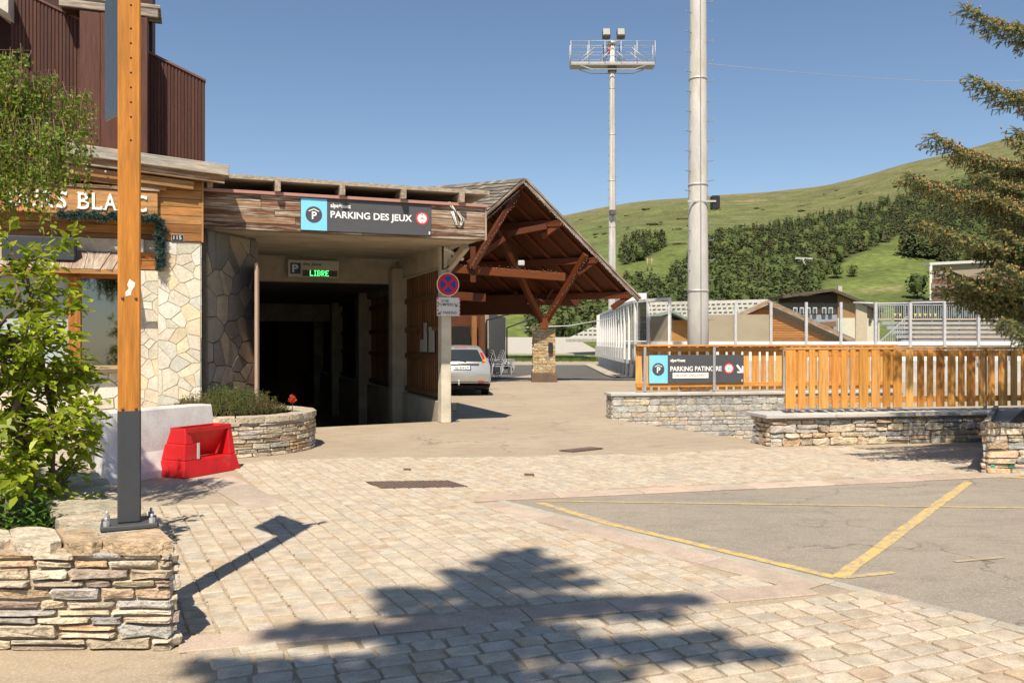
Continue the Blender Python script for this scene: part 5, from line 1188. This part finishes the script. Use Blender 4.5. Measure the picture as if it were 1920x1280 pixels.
for x, y in cand:
    p = find(x, y); dec = (.30 if y > 500 else .14) + .35 * max(0, math.sin(x * .035) * math.sin(y * .06 + x * .01))
    if x > 1560 and y < 430: dec = .10
    kind = 1 if random.random() < dec else (2 if random.random() < .16 else 0)
    h = rnd(4.0, 7.0) * (.75 + p.y / 1300); far_tree(wood, p - Z * .4, h, kind, 36 if p.y > 350 else 60)
o = wood.build('forest', FOREST, None, 'stuff'); o['label'] = 'mixed conifer wood covering the lower hillside'; o['category'] = 'forest'
# scattered scrub on the open slope
b = MB()
for _ in range(170):
    x, y = rnd(1050, 1900), rnd(300, 470); a = (x - 960) / F
    if inside((x, y), wood_poly) or y < 640 - interp(SKY_, x) * F + 14: continue
    p = find(x, y); s = rnd(.5, 1.6)
    for q in range(5): b.blob(p + Vector((rnd(-1.6, 1.6) * s, rnd(-1, 1) * s, .2 * s)), rnd(.3, .9) * s, jit(random.choice(CON + DEC), .2), 5, 3, .3, False, (1.6, 1, .6))
o = b.build('scrub', FOREST, None, 'stuff'); o['label'] = 'low scrub dotted over the open hillside'; o['category'] = 'scrub'
# single trees that stand clear of the wood
def hill_tree(label, x, y, h, kind, n=170):
    p = find(x, y); t = thing('hill_tree', label, 'tree', p, 'trees standing clear of the wood'); b = MB(); far_tree(b, p, h, kind, n); b.build('crown', FOREST, t); b = MB(); b.tube([p - Z * .5, p + Z * h * .5], [h * .03, h * .012], 6, (.10, .07, .05)); b.build('trunk', BARK, t)
for lab, x, y, h, k in (('dark conifer at the left end of the row above the meadow', 1695, 478, 9, 0), ('dark conifer second in the row above the meadow', 1712, 482, 10, 0), ('broad dark conifer third in the row above the meadow', 1732, 484, 10.5, 0), ('dark conifer in the row beside the hotel', 1752, 484, 10, 0), ('dark conifer at the right of the row, behind the spruce', 1775, 482, 11, 0), ('lower round dark bush on the bright meadow', 1568, 522, 4.5, 1), ('small round dark bush right of the other on the meadow', 1598, 519, 3.6, 1), ('bright green leafy tree below the meadow by the hotel', 1720, 560, 6.5, 1), ('pale green broadleaf tree standing in front of the wood', 1335, 590, 9, 1), ('tall dark conifer at the meadow corner behind the chalet', 1512, 548, 9, 0)): hill_tree(lab, x, y, h, k)
# ski lift pylon and a few timber pylons
p = find(1521, 530); py = thing('lift_pylon', 'leaning grey ski lift pylon at the edge of the wood', 'pylon', p); b = MB(); k_ = p.y / F
b.tube([p, p + Vector((-15 * k_, 0, 44 * k_))], [.35, .25], 8, (.5, .5, .48)); b.build('shaft', GALV, py); b = MB(); b.beam(p + Vector((-30 * k_, 0, 46 * k_)), p + Vector((2 * k_, 0, 45 * k_)), .4, .5, Z, (.5, .5, .48)); b.build('crossarm', GALV, py)
p = find(1218, 508); py = thing('timber_pylon', 'small twin timber power pole on the left slope', 'pylon', p); k_ = p.y / F; b = MB()
for dx in (-4, 4): b.tube([p + Vector((dx * k_, 0, 0)), p + Vector((dx * k_, 0, 24 * k_))], .22, 6, (.32, .24, .14))
b.build('poles', WOOD, py); b = MB(); b.beam(p + Vector((-7 * k_, 0, 21 * k_)), p + Vector((7 * k_, 0, 21 * k_)), .2, .25, Z, (.32, .24, .14)); b.build('crossarm', WOOD, py)

# ================================================================== buildings beyond the rink
def wall_q(t, name, mat, pts, d, col): b = MB(); b.poly(pts, d, col); return fix_normals(b.build(name, mat, t))
# grey low roof below the lot
t = thing('low_grey_building', 'long low building with a plain grey roof below the lot', 'building', Vector((3, 88, -2)))
wall_q(t, 'roof', RENDERW, [D(945, 662, 78), D(1130, 662, 78), D(1075, 632, 92), D(930, 632, 92)], Z * -.15, (.42, .385, .33)); bx('wall', RENDERW, t, Vector((3.5, 84, -2.2)), (9, 8, 4.6), None, (.40, .36, .30))
b = MB()
for _ in range(900):
    p = Vector((rnd(-6, 12), rnd(66.5, 69.5), -.02)); h = rnd(.15, .5); b.add([p + Vector((.03, 0, 0)), p - Vector((.03, 0, 0)), p + Vector((rnd(-.1, .1), 0, h))], [[0, 1, 2]], jit((.13, .19, .04), .25))
o = b.build('verge_grass', LEAF, None, 'stuff'); o['label'] = 'strip of green grass along the far edge of the lot'; o['category'] = 'grass'
# chalet with the tile roof
P1 = D(1440, 567, 72); Er = D(1603, 641, 72); El = P1 + (Er - P1) * 1.0; El = Vector((2 * P1.x - Er.x, 72, Er.z)); rg = Vector((-.86, .51, 0)) * 11
t = thing('tiled_chalet', 'timber chalet with a grey tiled roof behind the rink glass', 'house', Vector((P1.x, 76, -1)))
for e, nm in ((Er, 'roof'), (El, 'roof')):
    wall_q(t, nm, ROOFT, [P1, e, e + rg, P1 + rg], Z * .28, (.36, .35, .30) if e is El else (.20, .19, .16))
b = MB()
for i in range(1, 9):
    for k in range(24): p = P1.lerp(El, i / 9).lerp(P1.lerp(El, i / 9) + rg, (k + .5) / 24) + Z * .30; b.box(p, (.26, .2, .10), (rg.normalized(), rg.normalized().cross(Z), Z), (.10, .09, .08))
b.build('tile_snow_stops', ROOFT, t, 'stuff')
ins = .6; wall_q(t, 'gable_wall', WOOD, [P1 + Vector((0, ins, -.35)), P1.lerp(Er, .93) + Vector((0, ins, -.2)), Vector((P1.lerp(Er, .93).x, 72 + ins, -2)), Vector((P1.lerp(El, .93).x, 72 + ins, -2)), P1.lerp(El, .93) + Vector((0, ins, -.2))], Vector((0, .3, 0)), (.30, .135, .05))
b = MB(); z = 1.6
while z < P1.z - .6: hw_ = (P1.z - .4 - z) / (P1.z - Er.z) * (Er.x - P1.x) * .93; b.box(Vector((P1.x, 72 + ins - .03, z)), (2 * hw_, .05, .15), None, jit((.44, .18, .045), .15)); z += .2
b.build('log_courses', WOOD, t, 'stuff')
for e in (Er, El):
    b = MB(); b.beam(P1 + Vector((0, -.04, .0)), e + Vector((0, -.04, .0)), .10, .34, Z, (.26, .14, .07)); b.build('barge_board', OLDWOOD, t)
# larger chalet block
def B2(x, y, d=128): return D(x, y, d)
t = thing('chalet_block', 'large chalet block, dark boards on the left, cream walls on the right', 'house', B2(1570, 640))
wall_q(t, 'dark_wall', WOOD, [B2(1484, 557), B2(1572, 549), B2(1572, 600), B2(1484, 604)], Vector((0, 6, 0)), (.055, .028, .018)); wall_q(t, 'base_wall', RENDERW, [B2(1484, 590, 127.9), B2(1572, 590, 127.9), B2(1572, 650, 127.9), B2(1484, 650, 127.9)], Vector((0, .3, 0)), (.30, .32, .36))
wall_q(t, 'gable_wall', WOOD, [B2(1571, 551, 127.7), B2(1652, 588, 127.7), B2(1652, 596, 127.7), B2(1571, 596, 127.7)], Vector((0, 6, 0)), (.36, .185, .075)); wall_q(t, 'cream_wall', RENDERW, [B2(1571, 596, 127.6), B2(1649, 596, 127.6), B2(1649, 655, 127.6), B2(1571, 655, 127.6)], Vector((0, 6, 0)), (.66, .60, .48))
wall_q(t, 'stair_tower', RENDERW, [B2(1605, 566, 127.2), B2(1626, 572, 127.2), B2(1626, 655, 127.2), B2(1605, 655, 127.2)], Vector((0, .6, 0)), (.56, .44, .32))
for a_, c_ in (((1468, 559), (1562, 546)), ((1562, 546), (1658, 585))):
    b = MB(); p, q = B2(*a_, 126.4), B2(*c_, 126.4); b.poly([p, q, q + Vector((0, 9, 0)), p + Vector((0, 9, 0))], Z * .45, (.10, .075, .06)); fix_normals(b.build('roof', ROOFT, t))
for i in range(6): w_ = bx('window', PAINT, t, B2(1491 + i * 12.3 + (5 if i > 3 else 0), 582, 127.4), (.62, .1, .95), None, (.62, .62, .62)); bx('pane', LENS, w_, B2(1491 + i * 12.3 + (5 if i > 3 else 0), 582.5, 127.3), (.42, .1, .7), None, (.05, .06, .08))
w_ = bx('window', PAINT, t, B2(1632, 600, 127.3), (.4, .1, .8), None, (.06, .06, .07)); wall_q(t, 'balcony', WOOD, [B2(1540, 604, 126.6), B2(1568, 602, 126.6), B2(1568, 612, 126.6), B2(1540, 614, 126.6)], Vector((0, 1, 0)), (.22, .10, .05)); bx('chimney', RENDERW, t, B2(1574, 545, 128), (.6, .6, 1.4), None, (.5, .42, .34))
# hotel behind the spruce
t = thing('hotel_block', 'tall hotel block with stacked balconies, half hidden by the spruce', 'building', D(1830, 640, 190)); wall_q(t, 'wall', RENDERW, [D(1744, 496, 190), D(1935, 488, 200), D(1935, 650, 200), D(1744, 650, 190)], Vector((7, 12, 0)), (.34, .27, .20)); wall_q(t, 'end_wall', RENDERW, [D(1743, 493, 189), D(1748, 493, 189), D(1748, 650, 189), D(1743, 650, 189)], Vector((6, 12, 0)), (.66, .64, .60)); wall_q(t, 'parapet', RENDERW, [D(1743, 492, 188.8), D(1935, 483, 199), D(1935, 488, 199), D(1743, 497, 188.8)], Vector((0, 3, 0)), (.62, .60, .57))
for y in (532, 549, 566, 583): b = MB(); p, q = D(1749, y, 188), D(1930, y - 2, 198); b.poly([p, q, q + Z * 1.1, p + Z * 1.1], Vector((0, .3, 0)), (.20, .10, .07)); fix_normals(b.build('balcony', WOOD, t))
for i in range(14):
    for y in (541, 558, 575): bx('window', LENS, t, D(1757 + i * 12, y - i * .1, 189.5 + i * .6), (.85, .12, 1.3), None, (.06, .06, .07))
# long hall with bays behind the stand
t = thing('bay_building', 'long low building with white and brown bays behind the stand', 'building', D(1800, 640, 95)); wall_q(t, 'wall', WOOD, [D(1715, 570, 95), D(1960, 570, 95), D(1960, 650, 95), D(1715, 650, 95)], Vector((0, 5, 0)), (.16, .085, .055)); wall_q(t, 'roof', ROOFT, [D(1708, 563, 93), D(1965, 561, 93), D(1965, 567, 93), D(1708, 567, 93)], Vector((0, 8, 0)), (.13, .12, .12))
for i in range(10): bx('white_bay', RENDERW, t, D(1722 + i * 22, 585, 94.7), (.30, .3, 1.0), None, (.70, .68, .64)); bx('window', LENS, t, D(1733 + i * 22, 590, 94.8), (.7, .2, .9), None, (.10, .13, .16))
b = MB(); b.tube([D(1600, 567, 60), D(1650, 569, 60), D(1790, 566, 60), D(1900, 565, 60)], .06, 6, (.5, .5, .5)); o = b.build('handrail_pipe', GALV, None); o['label'] = 'grey horizontal pipe above the spectator stand'; o['category'] = 'pipe'
# spectator stand
t = thing('spectator_stand', 'grey metal spectator stand with tiered benches and railings', 'stand', D(1780, 640, 60)); X0, X1 = D(1668, 600, 60).x, D(1915, 600, 60).x
for i in range(6):
    z = 1.55 + i * .33; y = 57.5 + i * .75; bx('tier', GALV, t, Vector(((X0 + X1) / 2, y + .35, z - .2)), (X1 - X0, .75, .06), None, (.42, .42, .41)); bx('riser', GALV, t, Vector(((X0 + X1) / 2, y + .0, z - .3)), (X1 - X0, .04, .18), None, (.36, .37, .38)); bx('bench', WOOD, t, Vector(((X0 + X1) / 2 + .4, y + .1, z + .02)), (X1 - X0 - .9, .28, .07), None, (.55, .45, .33))
for x in [X0 + k * 2.0 for k in range(6)]: bx('frame_post', GALV, t, Vector((x, 62, 2.0)), (.08, .08, 4.6), None, (.20, .22, .25))
b = MB(); nb = int((X1 - X0) / .16)
for k in range(nb): b.box(Vector((X0 + k * .16, 62, 3.75)), (.03, .03, 1.05), None, (.50, .51, .52))
b.box(Vector(((X0 + X1) / 2, 62, 4.28)), (X1 - X0, .06, .06), None, (.5, .5, .5)); b.box(Vector(((X0 + X1) / 2, 62, 3.22)), (X1 - X0, .06, .10), None, (.50, .40, .30)); b.build('back_railing', GALV, t)
b = MB()
for k in range(12): x = X0 - .2 - k * .16; z = 3.2 - k * .16; b.box(Vector((x, 57.3, z - .5)), (.03, .03, 1.1), None, (.5, .51, .52))
b.beam(Vector((X0, 57.3, 3.3)), Vector((X0 - 2.1, 57.3, 1.4)), .06, .06, Z, (.5, .5, .5)); b.build('stair_railing', GALV, t)
b = MB()
for k in range(9): p = D(1678 + k * 9.5, 590, 64); b.add([p + Vector((-.12, 0, .1)), p + Vector((.12, 0, .1)), p - Z * .18], [[0, 1, 2]], (.75, .60, .02))
o = b.build('yellow_pennants', PAINT, None, 'stuff'); o['label'] = 'row of small yellow pennants behind the stand railing'; o['category'] = 'pennants'
t = thing('timber_hut', 'small orange timber hut seen through the rink corner glass', 'house', D(1235, 640, 66)); wall_q(t, 'wall', WOOD, [D(1216, 600, 66), D(1296, 600, 66), D(1296, 660, 66), D(1216, 660, 66)], Vector((0, 4, 0)), (.40, .20, .06)); p, q, r_ = D(1180, 608, 65), D(1262, 586, 65), D(1310, 612, 65)
for a_, c_ in ((p, q), (q, r_)): b = MB(); b.poly([a_, c_, c_ + Vector((0, 6, 0)), a_ + Vector((0, 6, 0))], Z * .2, (.22, .27, .23)); fix_normals(b.build('roof', ROOFT, t))

# ================================================================== plants
def leaf_face(b, p, d, n, L, W, col, fold=.25):
    """pointed leaf of four triangles, folded along its midrib"""
    d = d.normalized(); s = d.cross(n)
    if s.length < 1e-3: s = d.cross(Vector((.3, .5, .8)))
    s.normalize(); n = s.cross(d); up = n * (W * fold)
    b.add([p, p + d * L * .35 + s * W * .5 + up, p + d * L * .7 + s * W * .38 + up * .8, p + d * L, p + d * L * .7 - s * W * .38 + up * .8, p + d * L * .35 - s * W * .5 + up, p + d * L * .5], [[0, 1, 6], [1, 2, 6], [2, 3, 6], [3, 4, 6], [4, 5, 6], [5, 0, 6]], col)
def rdir(zb=0.0, zs=1.0): return Vector((rnd(-1, 1), rnd(-1, 1), zb + rnd(-1, 1) * zs)).normalized()
GRN = [(.29, .36, .022), (.35, .43, .030), (.22, .30, .020), (.40, .45, .040), (.30, .37, .03)]
# --- broad leaved shrub in the near planter
random.seed(21)
sb0 = Vector((-3.30, 5.62, .40)); sh = thing('leafy_shrub', 'bright green broad-leaved shrub in the near left planter', 'shrub', sb0)
wood_ = MB(); lv = MB()
def twig(a, c, r, k):
    pts = [a.lerp(c, i / 5) + Vector((rnd(-.03, .03), rnd(-.03, .03), rnd(-.02, .02))) * (1 if 0 < i < 5 else 0) for i in range(6)]; wood_.tube(pts, [lerp(r, r * .4, i / 5) for i in range(6)], 6, (.16, .11, .075))
    return pts
def spray(p, d, n):
    for _ in range(int(n * 2.2)):
        q = p + rdir() * rnd(.01, .12); dd = (d * .6 + rdir(-.15, .6)).normalized(); leaf_face(lv, q, dd + Z * -.25, (Z + rdir() * .5).normalized(), rnd(.06, .105), rnd(.032, .052), jit(random.choice(GRN), .25, .08), rnd(.1, .4))
stem_t = []
for i in range(7):
    bs = sb0 + Vector((rnd(-.35, .25), rnd(-.3, .3), 0)); tp = bs + Vector((rnd(-.45, .15), rnd(-.35, .35), rnd(1.2, 2.15))); stem_t.append((bs, tp)); twig(bs, tp, .028, 0)
for bs, tp in stem_t:
    for k in range(19):
        t_ = rnd(.10, 1.0); a = bs.lerp(tp, t_); d = Vector((rnd(-1, 1), rnd(-1, 1), rnd(-.1, .6))).normalized(); ln = rnd(.25, .62) * (1.15 - .45 * t_); c = a + d * ln
        while 960 + F * c.x / c.y > 172: c.x -= .04
        pts = twig(a, c, .009, 1)
        for q in pts[2:]: spray(q, d, 3)
        spray(c, d, 5)
for (x, y, d_) in ((150, 760, 5.6), (120, 640, 5.6), (140, 570, 5.8), (60, 850, 5.4), (100, 790, 5.4), (30, 880, 5.2), (130, 450, 6.0), (150, 690, 5.8), (90, 520, 5.8), (60, 480, 5.9), (160, 755, 5.5), (40, 720, 5.5)):
    c = D(x, y, d_); a = sb0 + Vector((rnd(-.2, .1), 0, max(.2, c.z - .75))); pts = twig(a, c, .011, 1); d = (c - a).normalized()
    for q in pts[2:]: spray(q, d, 5)
    spray(c, d, 7)
wood_.build('stems', BARK, sh); lv.build('foliage', LEAF, sh, 'stuff')
# --- low herbs at its foot
hb0 = Vector((-2.95, 4.95, .4)); hb = thing('herb_clump', 'clump of low green herbs behind the near planter wall', 'plant', hb0); b = MB()
for _ in range(95):
    p = hb0 + Vector((rnd(-1.0, .35), rnd(-.28, .40), 0)); h = rnd(.10, .30)
    if (p - pc1).dot(pn) > -.46 or p.y < 4.86: continue
    for k in range(11):
        z_ = h * (k + 1) / 11; d = Vector((math.cos(k * 2.4 + p.x * 9), math.sin(k * 2.4 + p.x * 9), .45)); leaf_face(b, p + Z * z_, d, Z, rnd(.05, .085), rnd(.016, .026), jit((.13, .26, .035), .22, .06))
b.build('foliage', LEAF, hb, 'stuff')
random.seed(5)
# --- weeping birch whose twigs hang into the picture from the left
bi0 = Vector((-6.1, 7.6, 0)); bi = thing('weeping_birch', 'weeping birch with hanging catkins at the upper left edge', 'tree', bi0); tw = MB(); lf = MB(); ct = MB()
tw.tube([bi0, bi0 + Vector((.1, 0, 1.5)), bi0 + Vector((0, .1, 3.2)), bi0 + Vector((.2, 0, 5.4))], [.14, .12, .09, .05], 10, (.55, .52, .47))
BG = [(.17, .25, .026), (.22, .30, .036), (.13, .20, .024), (.26, .33, .05)]
def hang(p, ln):
    pts = [p]; d = Vector((rnd(-.25, .35), rnd(-.3, .3), -.6))
    n = int(ln * .85 / .07) + 2
    for i in range(n): d = (d + Vector((rnd(-.12, .12), rnd(-.12, .12), -.28))).normalized(); pts.append(pts[-1] + d * .07)
    tw.tube(pts, [lerp(.004, .0015, i / len(pts)) for i in range(len(pts))], 3, (.20, .13, .08), cap=False)
    for q in pts[1:]:
        for _ in range(5): leaf_face(lf, q + rdir() * .035, rdir(-.5, .5), rdir(.4, .8), rnd(.026, .046), rnd(.02, .032), jit(random.choice(BG), .22, .06), .12)
        if random.random() < .24: c0 = q + rdir() * .02; ct.tube([c0, c0 + Vector((rnd(-.01, .01), 0, -.035)), c0 + Vector((rnd(-.015, .015), 0, -rnd(.06, .09)))], [.0045, .006, .003], 4, jit((.36, .25, .06), .2))
limbs = [((-.0, .0, 2.9), D(165, 165, 7.0)), ((0, 0, 2.6), D(120, 240, 6.8)), ((0, 0, 3.2), D(60, 95, 6.9)), ((0, 0, 2.4), D(90, 300, 6.6)), ((0, 0, 2.2), D(140, 260, 7.0)), ((0, 0, 2.8), D(150, 200, 7.3)), ((0, 0, 2.0), D(40, 250, 6.7)), ((0, 0, 3.3), D(10, 120, 7.2)), ((0, 0, 2.9), D(80, 165, 7.2)), ((0, 0, 2.3), D(25, 200, 6.9)), ((0, 0, 2.6), D(100, 130, 7.0)), ((0, 0, 2.6), D(130, 225, 6.7))]
for st, tip in limbs:
    a = bi0 + Vector(st); mid = a.lerp(tip, .55) + Z * .35; pts = [a, a.lerp(mid, .5) + Z * .1, mid, mid.lerp(tip, .5) + Z * .06, tip]; tw.tube(pts, [.022, .015, .009, .005, .002], 6, (.11, .075, .05))
    for k in range(34):
        t_ = rnd(.35, 1.0); u_ = (t_ - .35) / .65; q = (pts[2].lerp(pts[3], u_ * 2) if u_ < .5 else pts[3].lerp(pts[4], u_ * 2 - 1)); hang(q + Vector((rnd(-.04, .04), rnd(-.2, .2) if k % 2 else 0, 0)), rnd(.18, .62) * (1.0 if tip.z > 2.9 else .6))
tw.build('branches', BARK, bi); lf.build('foliage', LEAF, bi, 'stuff'); ct.build('catkins', LEAF, bi, 'stuff')
random.seed(9)
# --- heather like bush and a red flower in the round planter
hp = thing('flower_bush', 'low bushy plant with dry brown twigs in the round planter', 'plant', RC + Z * .5); b = MB(); b2 = MB()
for _ in range(520):
    a = rnd(0, 6.283); r = math.sqrt(random.random()); p = RC + Vector((math.cos(a) * r * .86 - .12, math.sin(a) * r * .70 + .12, .5)); top = .08 + .34 * (1 - r * r) * rnd(.7, 1.15) ; tip = p + Vector((rnd(-.10, .10), rnd(-.1, .1), top)); dry = math.sin(p.x * 5 + 1) + rnd(-.8, .8) > .35
    b2.tube([p, tip], [.004, .002], 3, (.22, .13, .07), cap=False)
    for k in range(13):
        q = p.lerp(tip, rnd(.25, 1.05)); leaf_face(b, q, rdir(.35, .6), rdir(.3), rnd(.03, .055), rnd(.008, .015), jit((.20, .13, .07) if dry and random.random() < .65 else random.choice([(.10, .18, .03), (.14, .23, .04), (.08, .14, .03)]), .2))
b2.build('twigs', BARK, hp); b.build('foliage', LEAF, hp, 'stuff')
fl_ = thing('red_geranium', 'single coral red flower head at the right end of the planter', 'flower', RC + Vector((.95, -.1, .5))); b = MB(); fc = RC + Vector((.92, -.12, .74))
for _ in range(60): leaf_face(b, fc + rdir() * .045, rdir(), rdir(), .035, .03, jit((.72, .10, .05), .15))
b.build('petals', LEAF, fl_); b = MB(); b.tube([fc - Z * .26, fc], .006, 5, (.12, .2, .05)); b.build('stem', LEAF, fl_)
random.seed(33)
# --- spruces: one at the right edge, one behind the viewer whose shadow falls on the cobbles
SPR = [(.115, .15, .065), (.14, .17, .075), (.16, .19, .085), (.20, .205, .08)]; TIP = [(.30, .27, .08), (.25, .23, .07)]; BUD = [(.36, .20, .075), (.44, .26, .10), (.30, .15, .055)]
def shoot(b, p, d, L, nn, ln, col):
    d = d.normalized(); s = d.cross(Vector((.31, .22, .9))).normalized(); u = s.cross(d)
    for k in range(nn):
        t_ = (k + .5) / nn; a = k * 2.4; o_ = s * math.cos(a) + u * math.sin(a); q = p + d * (L * t_); e = q + (o_ * .85 + d * .55).normalized() * ln * rnd(.8, 1.15) * (1 - .35 * t_); w = d.cross(o_) * ln * .19
        b.add([q + w, q - w, e], [[0, 1, 2]], jit(col, .18, .05))
    b.add([p + s * .004, p - s * .004, p + d * L], [[0, 1, 2]], (.16, .11, .06))
def bough(b, bb, wd, a, tip, droop, step, nn, ln, width, bud=0.0, tipc=True):
    ax = tip - a; L = ax.length; f = ax.normalized(); s = f.cross(Z).normalized(); n = max(4, int(L / step)); pts = []
    for i in range(n + 1):
        t_ = i / n; pts.append(a.lerp(tip, t_) + Z * (-droop * math.sin(t_ * math.pi * .9) + droop * .5 * t_ * t_))
    wd.tube(pts[::max(1, n // 8)] + [pts[-1]], [lerp(.030, .006, i / (len(pts[::max(1, n // 8)]))) for i in range(len(pts[::max(1, n // 8)]) + 1)], 5, (.13, .09, .065))
    for i in range(1, n + 1):
        t_ = i / n; p = pts[i]; w = width * (1 - t_ * .75) * (min(1, t_ * 4) * .6 + .4)
        for sd in (-1, 1):
            ls = w * rnd(.55, 1.1); dd = (s * sd + f * .75 + Z * rnd(-.35, .12)).normalized(); m = max(2, int(ls / (.036 if tipc else .055)))
            for k in range(m):
                q = p + dd * (ls * (k + rnd(0, 1)) / m) + Z * rnd(-.05, .02) - Z * .06 * (k / m); fresh = tipc and (k >= m - 1 or random.random() < .2)
                shoot(b, q, dd + rdir(.05, .5) * (.35 if tipc else .7), rnd(.06, .10), nn, ln, random.choice(TIP if fresh and random.random() < .75 else SPR))
                if random.random() < bud: bb.blob(q + dd * .06 + rdir(.3) * .045, rnd(.008, .014), jit(random.choice(BUD), .15), 5, 3, .1, True, (1, 1, 1.5))
                if random.random() < (.75 if tipc else .5): shoot(b, q + Z * rnd(-.05, .03), (dd * .3 - Z + rdir() * .4), rnd(.05, .09), nn, ln, random.choice(SPR))
        shoot(b, p, f + Z * .2 + rdir() * .3, .09, nn, ln, random.choice(SPR + TIP))
    shoot(b, pts[-1], f, .16, nn, ln * .8, TIP[0])
s0 = Vector((7.75, 10.9, .55)); st = thing('blue_spruce', 'large spruce with brown buds reaching in from the right edge', 'tree', s0); b = MB(); bb = MB(); wd = MB()
wd.tube([s0, s0 + Z * 3, s0 + Z * 6, s0 + Z * 9.5], [.20, .16, .10, .02], 12, (.14, .10, .075))
tips = [(1702, 335, 9.5, .7), (1748, 262, 9.8, .7), (1822, 152, 10.2, .4), (1808, 20, 10.4, .4), (1722, 418, 9.4, .2), (1768, 512, 9.8, .3), (1765, 548, 10.3, .1), (1885, 608, 9.3, .1), (1840, 540, 11.5, .1), (1862, 420, 11.5, .2), (1845, 335, 9.9, .7), (1812, 565, 10.6, .0), (1880, 500, 9.5, .3), (1858, 370, 9.7, .7), (1838, 470, 10.0, .3), (1845, 520, 9.9, .2), (1850, 545, 10.4, .1), (1880, 440, 9.8, .4), (1905, 250, 10.1, .5), (1800, 540, 10.2, .2)]
for x, y, d_, bd in tips:
    tp = D(x, y, d_); zb = tp.z + rnd(.1, .5); a = Vector((s0.x, s0.y, max(1.0, zb))) ; bough(b, bb, wd, a, tp, .28, .044, 20, .030, .52, bd)
for i in range(26):                                                    # the rest of the tree, outside the picture
    z_ = lerp(1.4, 9.0, i / 26); a = Vector((s0.x, s0.y, z_)); an = rnd(-100, 75) + (0 if i % 2 else 20); ln_ = lerp(3.0, .5, i / 26); bough(b, bb, wd, a, a + dirv(an) * ln_ - Z * .3, .2, .16, 8, .05, .6, .0, False)
wd.build('trunk', BARK, st); b.build('crown', NEEDLE, st, 'stuff'); bb.build('buds', NEEDLE, st, 'stuff')
# tall spruce behind the viewer
q0 = Vector((-1.10, -1.95, 0)); HT = 12.2; t2 = thing('tall_spruce', 'tall spruce standing behind the viewer', 'tree', q0); b = MB(); bb = MB(); wd = MB(); wd.tube([q0, q0 + Z * HT * .5, q0 + Z * HT], [.24, .15, .02], 10, (.14, .10, .075))
LAT = [(.50, 0, .26), (.55, 180, .26), (.95, 12, .42), (1.0, 172, .42), (1.3, 5, .55), (1.55, 178, .74), (1.65, 190, .66), (1.78, 2, 1.22), (1.9, -10, 1.05), (2.2, 15, .6), (2.25, 165, .6), (2.55, 182, 1.10), (2.65, 172, 1.0), (2.92, -2, 1.55), (3.0, 10, 1.35), (3.22, 180, 1.3), (3.3, 190, 1.15), (3.55, 5, .8), (3.75, 175, .8), (4.0, 0, 1.4), (4.1, 182, 1.45), (4.6, 10, 1.5), (4.7, 170, 1.5)]
for dn, az, rr in LAT:
    a = q0 + Z * (HT - dn); bough(b, bb, wd, a, a + dirv(az) * rr - Z * rr * .10, .06, .045, 12, .085, .20 if rr > .5 else .15, 0, False)
dn = .08
while dn < 6:
    rr = min(.50, .07 + .20 * dn)
    for k in range(3): a = q0 + Z * (HT - dn); bough(b, bb, wd, a, a + dirv(rnd(0, 360)) * rr * rnd(.7, 1.1), .03, .06, 10, .075, .13, 0, False)
    dn += .16
wd.build('trunk', BARK, t2); b.build('crown', NEEDLE, t2, 'stuff')
